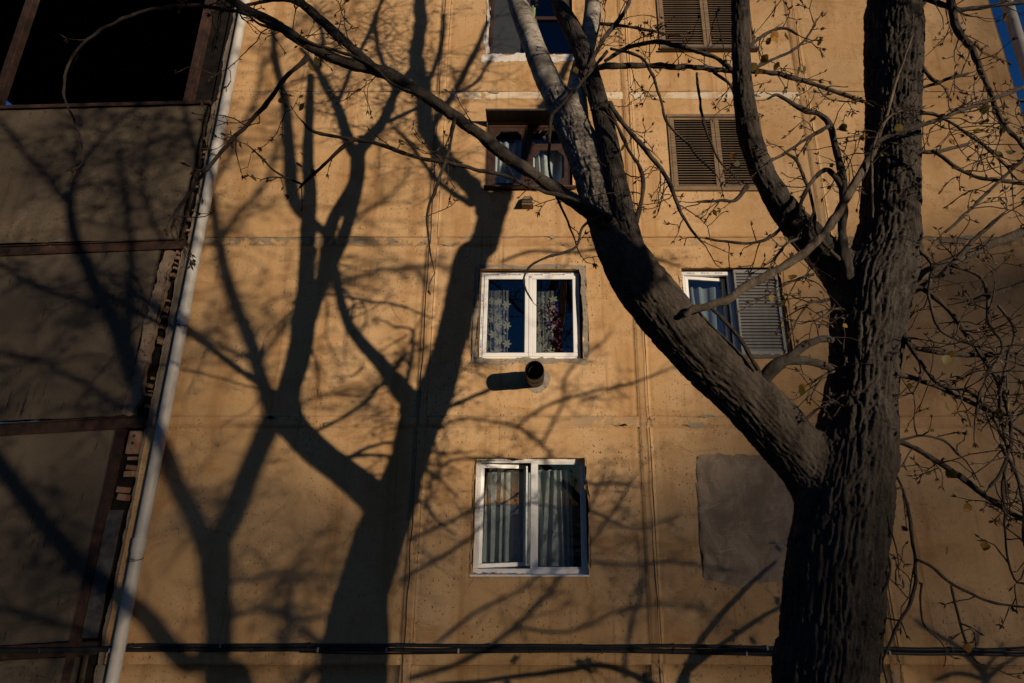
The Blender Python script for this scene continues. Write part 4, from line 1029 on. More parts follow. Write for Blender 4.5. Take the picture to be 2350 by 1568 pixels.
def plates(q, freq, dep, stretch, seed):
    """Height of furrowed bark: long broken plates parted by deep cracks."""
    k = np.array([freq, freq, freq*stretch])
    w = np.stack([noise3(q*np.array([6, 6, 3.0])+seed, seed+k_) for k_ in range(3)], -1)*0.55
    w += np.stack([noise3(q*np.array([60, 60, 26.0])+seed, seed+5+k_) for k_ in range(3)], -1)*0.16
    F1, F2 = voro3(q*k+w, seed)
    e = F2-F1
    h = np.clip(e/0.42, 0, 1)**0.55                                # plate tops with steep, ragged edges
    F1, F2 = voro3(q*k*np.array([1.9, 1.9, 3.4])+w*1.3+7, seed+11)
    h2 = np.clip((F2-F1)/0.22, 0, 1)
    lev = noise3(q*k*0.9+3, seed+12)*0.22                          # plates stand unevenly
    gr = noise3(q*np.array([170, 170, 45.0]), seed+13)*0.10+noise3(q*np.array([80, 80, 30.0]), seed+14)*0.12
    return dep*(h*(0.95+lev)+0.16*h2*h+gr-0.75)
def grow_body():
    q = TB()
    for nm, R, *_ in BODY:
        Rc = capped(R); V, Q, uv = tube(Rc, 40); q.add(V, Q)
        n_ = len(V)-40                                             # close both ends
        q.Q.append(np.array([[q.n-len(V)+a for a in (0, k, k+1, k+2)] for k in range(1, 37, 2)])); q.Q.append(np.array([[q.n-40+a for a in (0, k+2, k+1, k)] for k in range(1, 37, 2)]))
    o = link('body', np_mesh('body', np.vstack(q.V), np.vstack(q.Q)))
    m1 = o.modifiers.new('r', 'REMESH'); m1.mode = 'VOXEL'; m1.voxel_size = 0.034
    m2 = o.modifiers.new('s', 'SMOOTH'); m2.factor = 0.5; m2.iterations = 9
    m3 = o.modifiers.new('d', 'SUBSURF'); m3.levels = 2; m3.render_levels = 2
    dg = bpy.context.evaluated_depsgraph_get(); me = bpy.data.meshes.new_from_object(o.evaluated_get(dg))
    bpy.data.objects.remove(o)
    nv = len(me.vertices); V = np.empty(nv*3, np.float32); me.vertices.foreach_get('co', V); V = V.reshape(-1, 3).astype(float)
    nf = len(me.polygons); lt = np.empty(nf, np.int32); me.polygons.foreach_get('loop_total', lt); assert (lt == 4).all()
    Q = np.empty(nf*4, np.int32); me.loops.foreach_get('vertex_index', Q); Q = Q.reshape(-1, 4)
    rho = np.empty((len(BODY), nv)); idx = np.empty((len(BODY), nv), int); AX = []
    for k, (nm, R, *_) in enumerate(BODY):
        P = R[:, :3]; T, N, B_ = frames(P); L = np.concatenate([[0], np.cumsum(np.linalg.norm(np.diff(P, axis=0), axis=1))]); AX.append((P, T, N, B_, L, R[:, 3]))
        for a in range(0, nv, 40000):
            v_ = V[a:a+40000]; d2 = np.maximum((v_**2).sum(1)[:, None]+(P**2).sum(1)[None]-2*v_ @ P.T, 0)
            i_ = d2.argmin(1); idx[k, a:a+40000] = i_; rho[k, a:a+40000] = np.sqrt(d2[np.arange(len(i_)), i_])/R[i_, 3]
    own = rho.argmin(0); srt = np.sort(rho, axis=0); beta = np.clip((srt[1]-1.25)/0.6, 0, 1)
    # where only one axis rules, take the exact girth drawn for it
    for k in range(len(BODY)):
        P, T, N, B_, L, r = AX[k]; m_ = own == k; i_ = idx[k, m_]; o_ = V[m_]-P[i_]
        ax = (o_*T[i_]).sum(1, keepdims=True); rad = o_-ax*T[i_]; ln = np.linalg.norm(rad, axis=1, keepdims=True)+1e-9
        b = beta[m_]*((i_ > 1) & (i_ < len(P)-2)); V[m_] += (rad/ln*(r[i_][:, None])-rad)*b[:, None]
    def normals():
        fn = np.cross(V[Q[:, 2]]-V[Q[:, 0]], V[Q[:, 3]]-V[Q[:, 1]]); n_ = np.zeros_like(V)
        for c in range(4):
            for k in range(3): n_[:, k] += np.bincount(Q[:, c], fn[:, k], len(V))
        return n_/(np.linalg.norm(n_, axis=1, keepdims=True)+1e-12)
    Nn = normals(); w = np.exp(-(rho-srt[0])*5.0); w[w < 0.03] = 0; w /= w.sum(0); H = np.zeros(nv); UVv = np.zeros(nv)
    for k, (nm, R, m, freq, dep, st, sd_) in enumerate(BODY):
        P, T, N, B_, L, r = AX[k]; m_ = w[k] > 0; i_ = idx[k, m_]; o_ = V[m_]-P[i_]
        l_ = L[i_]+(o_*T[i_]).sum(1); q_ = np.stack([(o_*N[i_]).sum(1), (o_*B_[i_]).sum(1), l_], -1)
        vis_ = np.ones(len(q_), bool); H[m_] += w[k, m_]*(plates(q_, freq, dep, st, sd_)+0.05*r[i_]*noise3(q_*2.2, sd_)); UVv[m_] += w[k, m_]*l_*(own[m_] == k)
    V += Nn*H[:, None]; uv = np.stack([0*UVv, UVv], -1); fo = own[Q].max(1)
    for k, (nm, R, m, *_) in enumerate(BODY):
        qk = Q[fo == k]; u, inv = np.unique(qk, return_inverse=True)
        link(nm, np_mesh(nm, V[u]+np.array(TL), inv.reshape(-1, 4), uv[u]), m, tree)
grow_body()
ld[0] = vis([(1478, 648, 60, 3.22)])[0]; ld[1] = vis([(1452, 566, 54, 3.17)])[0]; tpart('limb', spline(ld, 0.012), 110, M_BARK, furrows(30, 0.0075, 0.15, seed=23))
TW = TB(); BUDS = TB()                            # fine twigs and buds of the tree
LEAVES = []
def unit(v): return v/(np.linalg.norm(v)+1e-9)
BQ = np.array([(0, 1+i, 5, 1+(i+1) % 4) for i in range(4)])
def bud(p, d, l, tb):
    d = Vector(d).normalized(); a = d.cross(Vector((0.31, 0.52, 0.79))).normalized(); b = d.cross(a); r = l*0.145
    p = Vector(p); m_ = p+d*l*0.38
    tb.add([p, m_+a*r, m_+b*r, m_-a*r, m_-b*r, p+d*l], BQ)        # base, ring, tip
def twig(p, d, length, r, rg, tw, bd, level=0, droop=0.5, curl=0.5, leafy=0.0, budl=0.038, seg=0.035):
    """One crooked twig with spur shoots and pointed bud clusters."""
    n = max(3, int(length/seg)); step = length/n; P = [p.copy()]; dirs = [unit(d)]
    bend = rg.normal(size=3)*curl
    for i in range(n):
        d = dirs[-1]+rg.normal(size=3)*(0.28 if i % 2 else 0.06)+bend*step*0.9
        d[2] += -droop*step*2.2*(1 if i < n*0.65 else -1.3)
        d = unit(d); dirs.append(d); P.append(P[-1]+d*step)
    P = np.array(P); rr = np.linspace(r, max(0.0022, r*0.5), len(P))*(1+0.18*rg.normal(size=len(P)).clip(-1, 1.4))
    tw.add(*tube(np.column_stack([P, rr]), 3 if seg > 0.05 else 5 if r > 0.005 else 4))
    for k in range(rg.integers(2, 5)): bud(P[-1], dirs[-1]+rg.normal(size=3)*0.42, budl*rg.uniform(0.7, 1.25), bd)
    for i in range(2, len(P)-1):
        if rg.random() < 0.34: bud(P[i], dirs[i]*0.5+unit(rg.normal(size=3)), budl*rg.uniform(0.35, 0.75), bd)
        if rg.random() < 0.13 and r > 0.0018:
            sp = unit(dirs[i]*0.7+rg.normal(size=3)*0.8); l = rg.uniform(0.03, 0.08)
            tw.add(*tube(np.array([(*P[i], 0.0034), (*(P[i]+sp*l*0.5), 0.0030), (*(P[i]+sp*l), 0.0026)]), 4))
            for k in range(rg.integers(2, 4)): bud(P[i]+sp*l, sp+rg.normal(size=3)*0.5, budl*rg.uniform(0.7, 1.1), bd)
    if leafy and rg.random() < leafy: LEAVES.append((P[rg.integers(len(P)//2, len(P))].copy(), dirs[-1]))
    if level < 2:
        for i in range(2, len(P)-1):
            if rg.random() < (0.16 if level == 0 else 0.06)*seg/0.035:
                sd_ = unit(dirs[i]*0.6+rg.normal(size=3)*0.75)
                twig(P[i], sd_, length*rg.uniform(0.25, 0.55), max(0.0026, r*0.7), rg, tw, bd, level+1, droop, curl, leafy*0.5, budl, seg)

def branch(rows, m=M_BRANCH, dens=3.0, tl=(0.25, 0.7), start=0.15, leafy=0.05, shadow=False, sides=12, droop=0.4, tr=0.0043, seed=0, rg=None, wig=0.010, stub=False, seg=0.035):
    """One drawn branch: own mesh, knobbly, plus twigs grown along it."""
    rg = rg or np.random.default_rng(1000+seed)
    A = (shd if shadow else vis)(rows); R = spline(A, 0.014)
    n = len(R); q = R[:, :3]
    for k in range(3):
        R[:, k] += wig*noise3(np.stack([np.arange(n)*0.055, np.full(n, seed*1.7), np.full(n, k*5.0)], -1), 61)+(0 if shadow else 0.0035)*noise3(np.stack([np.arange(n)*0.21, np.full(n, seed*1.3), np.full(n, k*7.0)], -1), 66)
    R[:, 3] *= (1.0 if shadow else 0.87)*(1+0.10*noise3(np.stack([np.arange(n)*0.12, np.full(n, seed*2.3), np.zeros(n)], -1), 62))
    knob = noise3(np.stack([np.arange(n)*0.45, np.full(n, seed*3.1), np.zeros(n)], -1), 64)
    R[:, 3] += np.clip(knob-0.25, 0, 1)*np.minimum(0.0032, R[:, 3]*0.4)     # bud scars and knuckles
    big = R[:, 3].max() > 0.011
    tpart('branch', R, sides if not big else 28, m, (lambda q, rm: rm*0.13*noise3(q*np.array([26, 26, 10.0]), 70+seed)+np.minimum(rm*0.16, 0.004)*(noise3(q*np.array([70, 70, 26.0]), 71)-1.2*np.clip(0.25-np.abs(noise3(q*np.array([48, 48, 12.0]), 72)), 0, 1))) if big else None)
    L = np.linalg.norm(np.diff(R[:, :3], axis=0), axis=1); tot = L.sum()
    T = np.gradient(R[:, :3], axis=0)
    for k in range(int(tot*dens*(1.5 if shadow else 1.9))):
        i = int(n*(start+(1-start)*rg.random())); i = min(n-1, i)
        d = unit(T[i])*0.65+rg.normal(size=3)*0.7; l = rg.uniform(*tl)*(0.7+0.3*(1-i/n))
        twig(R[i, :3], d, l, min(tr, R[i, 3]*0.7), rg, TW, BUDS, 0, droop, 0.28, leafy, seg=seg)
    if not stub:
        twig(R[-1, :3], T[-1], rg.uniform(*tl)*0.8, min(tr, R[-1, 3]), rg, TW, BUDS, 0, droop, 0.28, leafy, seg=seg)

# branches of the limb on its far side (crossing the upper windows)
branch([(1398, 520, 46, 3.20), (1350, 487, 38, 3.16), (1300, 455, 33, 3.14), (1240, 412, 32, 3.12), (1165, 360, 32, 3.10), (1095, 305, 31, 3.07), (1035, 262, 30, 3.05), (965, 212, 31, 3.02), (900, 176, 33, 3.0), (850, 158, 32, 3.0), (790, 142, 28, 2.98), (720, 112, 26, 2.96), (650, 68, 25, 2.95), (590, 34, 22, 2.94), (520, -5, 18, 2.92), (440, -60, 14, 2.9)], M_LIMB, 3.2, (0.2, 0.55), 0.30, seed=1, sides=24)
branch([(862, 160, 26, 3.0), (815, 118, 24, 2.97), (770, 78, 23, 2.95), (725, 35, 22, 2.93), (690, 5, 20, 2.9), (640, -50, 16, 2.88)], M_LIMB, 2.0, (0.2, 0.5), 0.2, seed=2, sides=20)
branch([(640, -60, 12, 3.0), (690, 10, 10, 3.0), (655, 0, 9, 3.0), (560, 10, 8, 2.96)], dens=2, seed=202)
branch([(1400, 500, 18, 3.1), (1330, 466, 12, 3.06), (1250, 437, 10, 3.04), (1180, 412, 10, 3.02), (1090, 391, 10, 3.0), (1000, 370, 10, 3.0), (930, 350, 10, 2.98), (870, 332, 9, 2.96), (820, 322, 9, 2.95), (760, 308, 8, 2.93), (710, 298, 7, 2.92), (690, 280, 5, 2.9)], dens=2.2, tl=(0.12, 0.4), seed=3)
branch([(815, 322, 8, 2.95), (780, 345, 9, 2.93), (745, 375, 8, 2.91), (715, 405, 8, 2.9), (685, 432, 6, 2.88)], dens=2.5, tl=(0.1, 0.3), seed=4, leafy=0.3)
branch([(690, 425, 6, 2.88), (640, 400, 5, 2.86), (600, 360, 4, 2.85)], dens=3, tl=(0.1, 0.3), seed=5, leafy=0.2)
branch([(705, 128, 14, 2.95), (680, 152, 12, 2.93), (648, 185, 12, 2.92), (620, 225, 11, 2.91), (575, 275, 11, 2.9), (535, 318, 10, 2.88), (495, 362, 9, 2.86), (455, 410, 8, 2.85), (425, 455, 8, 2.84), (402, 490, 7, 2.83), (392, 525, 5, 2.82)], dens=5, tl=(0.15, 0.5), seed=6, leafy=0.12)
branch([(590, 36, 9, 2.93), (470, 12, 8, 2.9), (350, 20, 7, 2.88), (280, 45, 6, 2.86), (200, 92, 6, 2.85), (155, 150, 5, 2.84), (150, 215, 5, 2.84), (165, 275, 5, 2.83), (188, 330, 4, 2.82), (188, 362, 4, 2.82)], dens=0.8, tl=(0.06, 0.2), seed=7, leafy=0, tr=0.0025)
branch([(660, 70, 10, 2.95), (600, 60, 8, 2.93), (560, 30, 7, 2.92), (545, 15, 6, 2.92)], dens=4, seed=8)
branch([(600, 46, 7, 2.9), (700, 92, 8, 2.92), (780, 118, 8, 2.94), (850, 150, 7, 2.95), (900, 190, 8, 2.97), (940, 205, 7, 2.98)], dens=2.5, tl=(0.1, 0.35), seed=9)
branch([(1048, 268, 8, 3.02), (1035, 320, 8, 3.0), (1020, 380, 8, 2.98), (1005, 430, 8, 2.97), (985, 480, 6, 2.96), (982, 520, 5, 2.95), (992, 590, 4, 2.94)], dens=1.4, tl=(0.1, 0.3), seed=10)
branch([(1375, 500, 10, 3.1), (1335, 520, 7, 3.06), (1318, 565, 7, 3.02), (1260, 590, 6, 3.0), (1222, 610, 6, 2.98), (1205, 640, 6, 2.96), (1210, 670, 5, 2.95), (1222, 692, 4, 2.94)], dens=0.5, tl=(0.05, 0.15), seed=11, tr=0.002)
branch([(1395, 120, 8, 3.4), (1300, 230, 7, 3.3), (1268, 262, 9, 3.28), (1262, 320, 8, 3.25), (1260, 380, 8, 3.22), (1275, 440, 7, 3.2), (1300, 500, 6, 3.18), (1320, 555, 4, 3.16)], dens=1.0, tl=(0.1, 0.3), seed=12)
branch([(1455, 540, 14, 3.15), (1478, 410, 10, 3.2), (1440, 335, 9, 3.25), (1400, 250, 9, 3.3)], dens=1.5, seed=13)
branch([(1398, 240, 16, 3.40), (1430, 285, 13, 3.36), (1480, 340, 12, 3.32), (1520, 395, 11, 3.3), (1550, 455, 10, 3.28), (1580, 520, 8, 3.25), (1610, 560, 6, 3.22)], dens=7, tl=(0.15, 0.45), seed=14, droop=0.9)
branch([(1340, 175, 12, 3.6), (1380, 100, 11, 3.6), (1410, 60, 12, 3.6), (1440, 10, 10, 3.6), (1450, -30, 8, 3.6)], dens=6, tl=(0.15, 0.5), seed=15)
branch([(1372, 160, 14, 3.5), (1410, 152, 15, 3.48), (1500, 150, 13, 3.46), (1580, 155, 13, 3.44), (1660, 163, 12, 3.42), (1740, 165, 12, 3.4), (1810, 176, 12, 3.4), (1880, 195, 11, 3.4), (1985, 232, 10, 3.42)], M_LIMB, 4.5, (0.15, 0.5), 0.0, seed=16, leafy=0.08, droop=0.8)
branch([(1390, 140, 10, 3.45), (1440, 110, 10, 3.42), (1500, 96, 11, 3.4), (1540, 100, 11, 3.38), (1580, 112, 12, 3.36), (1640, 132, 10, 3.3), (1672, 155, 12, 3.24), (1690, 180, 12, 3.2)], M_LIMB, 5, (0.15, 0.45), 0.05, seed=17)
branch([(1380, 55, 10, 3.6), (1440, 60, 8, 3.6), (1500, 72, 7, 3.58)], dens=8, tl=(0.15, 0.4), seed=18)
branch([(1400, 110, 7, 3.4), (1470, 130, 7, 3.38), (1498, 170, 7, 3.36), (1515, 220, 7, 3.34), (1535, 290, 7, 3.32), (1580, 335, 7, 3.3), (1610, 365, 6, 3.28), (1640, 395, 5, 3.26)], dens=1.6, tl=(0.1, 0.3), seed=19)
branch([(1600, 170, 7, 3.4), (1604, 230, 7, 3.36), (1615, 290, 7, 3.34), (1630, 330, 6, 3.32), (1650, 370, 5, 3.3), (1680, 400, 4, 3.28)], dens=2.0, tl=(0.1, 0.3), seed=20)
branch([(1640, 165, 8, 3.4), (1672, 190, 8, 3.38), (1690, 225, 8, 3.36), (1710, 245, 10, 3.3), (1715, 260, 10, 3.25)], dens=5, tl=(0.1, 0.3), seed=21)
# limb two: branchlets
branch([(1715, 430, 14, 3.4), (1690, 458, 9, 3.36), (1650, 460, 8, 3.34), (1600, 462, 5, 3.32)], dens=5, tl=(0.1, 0.3), seed=22, droop=0.9)
branch([(1800, 500, 12, 3.45), (1790, 530, 8, 3.42), (1740, 556, 8, 3.4), (1680, 552, 7, 3.38), (1620, 545, 5, 3.36)], dens=3, tl=(0.1, 0.3), seed=23)
branch([(1715, 110, 10, 3.05), (1760, 75, 9, 3.05), (1800, 62, 8, 3.05), (1830, 80, 6, 3.05)], dens=6, tl=(0.1, 0.35), seed=24, leafy=0.35)
branch([(1705, 170, 9, 3.1), (1770, 140, 8, 3.12), (1830, 110, 7, 3.14), (1870, 60, 5, 3.16)], dens=6, tl=(0.1, 0.35), seed=25, leafy=0.35)
# upright stem from the fork with its hooked top
branch([(1945, 640, 34, 3.40), (1938, 580, 27, 3.40), (1933, 520, 21, 3.4), (1935, 460, 20, 3.4), (1932, 400, 18, 3.4), (1920, 334, 16, 3.4), (1906, 284, 15, 3.4), (1886, 264, 13, 3.38), (1860, 257, 12, 3.36), (1830, 247, 11, 3.34), (1785, 220, 8, 3.32), (1762, 227, 6, 3.3)], M_BARK, 5, (0.15, 0.5), 0.2, seed=26, leafy=0.12)
branch([(1935, 440, 14, 3.4), (1910, 400, 12, 3.38), (1888, 392, 12, 3.36), (1860, 420, 11, 3.34), (1840, 460, 9, 3.32), (1832, 500, 8, 3.3)], dens=3, tl=(0.1, 0.3), seed=27)
branch([(1925, 600, 12, 3.4), (1880, 540, 10, 3.38), (1865, 470, 9, 3.36), (1850, 420, 9, 3.34), (1830, 370, 8, 3.32), (1806, 352, 6, 3.3)], dens=3, tl=(0.1, 0.3), seed=28)
branch([(1895, 290, 9, 3.38), (1850, 320, 9, 3.36), (1800, 352, 8, 3.34), (1762, 376, 6, 3.32)], dens=4, tl=(0.1, 0.3), seed=29)
# the dry broken branch leaning across the fork
branch([(1570, 722, 14, 3.05), (1598, 708, 20, 3.05), (1660, 690, 21, 3.05), (1700, 664, 22, 3.06), (1760, 632, 22, 3.07), (1830, 592, 22, 3.08), (1880, 548, 21, 3.1), (1920, 492, 22, 3.12), (1950, 440, 22, 3.14), (1985, 378, 20, 3.16), (2015, 330, 15, 3.16)], M_DEAD, 0.6, (0.1, 0.3), 0.3, seed=30, sides=20, stub=True, wig=0.006)
branch([(2012, 335, 8, 3.14), (2022, 300, 8, 3.12), (2035, 262, 8, 3.12), (2052, 200, 7, 3.12), (2070, 150, 6, 3.12), (2096, 82, 4, 3.12)], M_DEAD, 0.0, seed=31, stub=True, wig=0.004)
branch([(2005, 500, 6, 3.1), (2000, 400, 6, 3.1), (2010, 330, 6, 3.1), (2030, 280, 6, 3.1), (2060, 258, 5, 3.1), (2085, 262, 4, 3.1)], M_DEAD, 3, (0.1, 0.3), 0, seed=32)
branch([(1745, 905, 44, 3.36), (1756, 868, 40, 3.30), (1782, 838, 36, 3.27), (1818, 824, 26, 3.30), (1862, 832, 21, 3.38), (1915, 848, 19, 3.47), (1975, 870, 18, 3.52)], M_BARK, 1.5, (0.1, 0.3), 0.1, seed=33, sides=28, stub=True)
branch([(1790, 834, 26, 3.27), (1822, 810, 22, 3.28), (1852, 788, 20, 3.34), (1885, 780, 19, 3.42), (1925, 788, 18, 3.49), (1980, 800, 17, 3.52)], M_BARK, 2.5, (0.1, 0.35), 0.1, seed=34, sides=24, stub=True)
branch([(1740, 850, 12, 3.2), (1700, 780, 11, 3.15), (1660, 735, 10, 3.1), (1620, 700, 9, 3.1)], M_BARK, 0, seed=35, stub=True)
for k, (a, b) in enumerate(((1910, 930), (1905, 860), (1912, 720), (1870, 700), (1840, 640), (1815, 560))):
    branch([(a+70 if a > 1900 else a+30, b-14, 9, 3.48), (a+10, b-8, 7, 3.42), (a-10, b, 6, 3.38), (a-40, b+15+20*(k % 2), 5, 3.34)], dens=9, tl=(0.12, 0.4), seed=300+k, leafy=0.15, droop=0.8)
# branches of the trunk towards the far corner
RB = [
 ([(2075, 652, 34, 3.5), (2110, 634, 27, 3.48), (2165, 612, 25, 3.45), (2231, 583, 24, 3.42), (2290, 556, 23, 3.4), (2360, 526, 22, 3.38), (2450, 480, 20, 3.36)], M_LIMB, 2.0),
 ([(2060, 680, 26, 3.4), (2100, 662, 18, 3.36), (2150, 640, 15, 3.34), (2190, 600, 13, 3.32), (2225, 560, 11, 3.3), (2270, 520, 9, 3.28), (2305, 490, 6, 3.26)], M_BARK, 4.0),
 ([(2085, 665, 16, 3.36), (2116, 663, 13, 3.34), (2180, 718, 12, 3.3), (2231, 787, 11, 3.28), (2285, 870, 10, 3.26), (2312, 942, 10, 3.24), (2318, 1015, 9, 3.22), (2290, 1090, 8, 3.2), (2270, 1120, 7, 3.2)], M_BRANCH, 5.0),
 ([(2050, 735, 20, 3.4), (2072, 765, 15, 3.36), (2096, 793, 13, 3.34), (2163, 808, 13, 3.32), (2267, 814, 12, 3.3), (2350, 812, 11, 3.28), (2440, 800, 9, 3.26)], M_BRANCH, 4.0),
 ([(2066, 768, 12, 3.34), (2114, 829, 10, 3.3), (2163, 885, 10, 3.28), (2231, 902, 9, 3.26), (2285, 968, 8, 3.24), (2320, 1040, 6, 3.22)], M_BRANCH, 5.0),
 ([(2040, 858, 22, 3.42), (2080, 864, 14, 3.38), (2130, 880, 14, 3.36), (2197, 910, 13, 3.34), (2267, 942, 12, 3.32), (2335, 985, 11, 3.3), (2420, 1040, 9, 3.28)], M_LIMB, 4.5),
 ([(2035, 1000, 18, 3.44), (2080, 1018, 13, 3.42), (2123, 1045, 13, 3.4), (2196, 1091, 14, 3.38), (2263, 1141, 14, 3.36), (2350, 1192, 13, 3.34), (2450, 1240, 11, 3.3)], M_BRANCH, 4.0),
 ([(2020, 1030, 12, 3.4), (2040, 1062, 8, 3.38), (2070, 1125, 8, 3.36), (2096, 1231, 8, 3.34), (2103, 1311, 8, 3.32), (2090, 1378, 8, 3.3), (2050, 1442, 7, 3.3), (2026, 1512, 6, 3.3), (2036, 1575, 5, 3.3)], M_BRANCH, 1.6),
 ([(2104, 1288, 8, 3.32), (2140, 1305, 8, 3.3), (2186, 1342, 8, 3.28), (2263, 1378, 7, 3.26), (2350, 1395, 6, 3.24), (2420, 1400, 5, 3.2)], M_BRANCH, 1.8),
 ([(2090, 210, 14, 3.42), (2120, 200, 9, 3.4), (2156, 190, 9, 3.38), (2220, 167, 8, 3.36)], M_BRANCH, 4.0),
 ([(2090, 120, 10, 3.4), (2130, 178, 8, 3.38), (2150, 190, 7, 3.36)], M_BRANCH, 4.0),
 ([(2140, -60, 22, 3.3), (2180, 0, 18, 3.28), (2196, 67, 17, 3.26), (2230, 117, 15, 3.24), (2263, 194, 12, 3.22), (2290, 267, 10, 3.2), (2330, 317, 8, 3.18), (2390, 380, 6, 3.16)], M_BRANCH, 6.5),
 ([(2100, -15, 14, 3.36), (2150, 8, 12, 3.34), (2196, 24, 12, 3.32), (2240, 20, 11, 3.3), (2283, 13, 10, 3.28), (2380, 0, 9, 3.26)], M_BARK, 3.0),
 ([(2090, 366, 12, 3.4), (2120, 352, 10, 3.36), (2153, 347, 10, 3.34), (2223, 330, 8, 3.32)], M_LIMB, 4.0),
 ([(2140, 348, 9, 3.32), (2165, 362, 9, 3.3), (2196, 384, 9, 3.28), (2246, 407, 9, 3.26), (2350, 424, 8, 3.24), (2420, 430, 6, 3.2)], M_BRANCH, 5.0),
 ([(1990, 345, 12, 3.15), (2030, 318, 13, 3.12), (2063, 308, 12, 3.1), (2129, 284, 11, 3.08), (2230, 247, 10, 3.06), (2350, 200, 9, 3.04), (2430, 170, 7, 3.0)], M_LIMB, 6.0),
 ([(2070, 275, 7, 3.1), (2126, 262, 8, 3.08), (2180, 280, 7, 3.06), (2230, 317, 7, 3.04), (2276, 354, 6, 3.02), (2330, 410, 5, 3.0)], M_BRANCH, 6.0),
 ([(2170, 530, 6, 3.2), (2190, 514, 8, 3.2), (2230, 477, 8, 3.2), (2290, 420, 8, 3.2), (2350, 360, 8, 3.2), (2420, 300, 6, 3.2)], M_BRANCH, 4.5),
 ([(2095, 560, 8, 3.35), (2130, 590, 8, 3.33), (2140, 620, 8, 3.31), (2130, 690, 7, 3.3), (2160, 760, 7, 3.28), (2250, 800, 6, 3.26), (2350, 840, 5, 3.24)], M_BRANCH, 5.0),
 ([(2180, 610, 8, 3.3), (2250, 640, 8, 3.28), (2265, 690, 8, 3.26), (2270, 745, 8, 3.24), (2300, 800, 7, 3.22), (2260, 880, 6, 3.2), (2240, 950, 5, 3.2)], M_BRANCH, 5.0),
 ([(2290, 700, 6, 3.2), (2330, 760, 7, 3.2), (2310, 830, 7, 3.2), (2295, 930, 7, 3.2), (2315, 1040, 6, 3.2), (2300, 1130, 6, 3.2), (2310, 1250, 5, 3.2), (2330, 1330, 5, 3.2), (2360, 1340, 4, 3.2)], M_BRANCH, 3.5),
 ([(2060, 1010, 7, 3.36), (2110, 1000, 7, 3.34), (2160, 1010, 6, 3.32), (2200, 1045, 6, 3.3)], M_BRANCH, 5.0),
 ([(2070, 1120, 6, 3.34), (2050, 1128, 6, 3.33), (2032, 1160, 5, 3.32), (2038, 1210, 5, 3.3), (2050, 1240, 4, 3.3)], M_BRANCH, 2.0),
 ([(2020, 1250, 8, 3.34), (2045, 1290, 6, 3.32), (2040, 1330, 6, 3.3), (2015, 1385, 5, 3.3)], M_BRANCH, 1.0),
 ([(2110, 1338, 6, 3.3), (2108, 1380, 5, 3.3), (2115, 1430, 5, 3.3), (2140, 1455, 4, 3.3)], M_BRANCH, 1.5),
 ([(2185, 1345, 6, 3.28), (2195, 1400, 6, 3.28), (2210, 1460, 6, 3.28), (2235, 1515, 5, 3.28), (2265, 1528, 4, 3.28)], M_BRANCH, 1.2),
 ([(2300, 1020, 9, 3.2), (2330, 1080, 8, 3.2), (2345, 1150, 7, 3.2), (2352, 1250, 6, 3.2)], M_BRANCH, 4.0),
]
for i, (rows_, m, dn) in enumerate(RB): branch(rows_, m, dn*1.15, (0.15, 0.5), 0.12, 0.10, seed=400+i, sides=12)
# crown above the frame: placed by where its shade falls on the wall
SB = [
 [(1131, 490, 50, 4.34), (1085, 430, 38, 4.3), (1021, 367, 33, 4.3), (981, 300, 31, 4.3), (971, 217, 29, 4.3), (956, 133, 26, 4.3), (964, 33, 22, 4.3), (950, -70, 16, 4.3)],
 [(1131, 490, 48, 4.34), (1160, 430, 34, 4.3), (1210, 340, 24, 4.3), (1240, 260, 19, 4.3), (1290, 170, 14, 4.3), (1340, 60, 10, 4.3)],
 [(821, 358, 24, 3.6), (806, 340, 22, 3.6), (788, 284, 20, 3.6), (774, 243, 17, 3.6), (731, 167, 12, 3.6), (690, 110, 8, 3.6)],
 [(821, 358, 25, 3.6), (850, 315, 23, 3.6), (881, 277, 21, 3.6), (908, 213, 17, 3.6), (951, 150, 13, 3.6), (954, 67, 9, 3.6)],
 [(890, 278, 12, 3.6), (930, 262, 10, 3.6), (970, 240, 8, 3.6)],
 [(985, 300, 14, 4.3), (1040, 215, 12, 4.3), (1085, 130, 11, 4.3), (1120, 50, 8, 4.3)],
 [(1040, 215, 9, 4.3), (1090, 190, 8, 4.3), (1130, 130, 6, 4.3)],
 [(1085, 470, 16, 4.2), (1010, 420, 11, 4.2), (940, 330, 9, 4.2), (900, 290, 7, 4.2)],
 [(774, 243, 9, 3.6), (810, 150, 8, 3.6), (850, 70, 7, 3.6), (880, -10, 6, 3.6)],
 [(731, 167, 8, 3.6), (740, 90, 7, 3.6), (720, 20, 6, 3.6)],
 [(908, 213, 9, 3.6), (870, 120, 8, 3.6), (860, 40, 6, 3.6)],
 [(971, 217, 10, 4.3), (1010, 120, 9, 4.3), (1020, 30, 7, 4.3)],
]
for i, rows_ in enumerate(SB): branch(rows_, M_LIMB if i < 4 else M_BRANCH, 9.0, (0.3, 1.1), 0.1, 0.04, True, 12, 0.25, tr=0.0095, seed=500+i, seg=0.07)
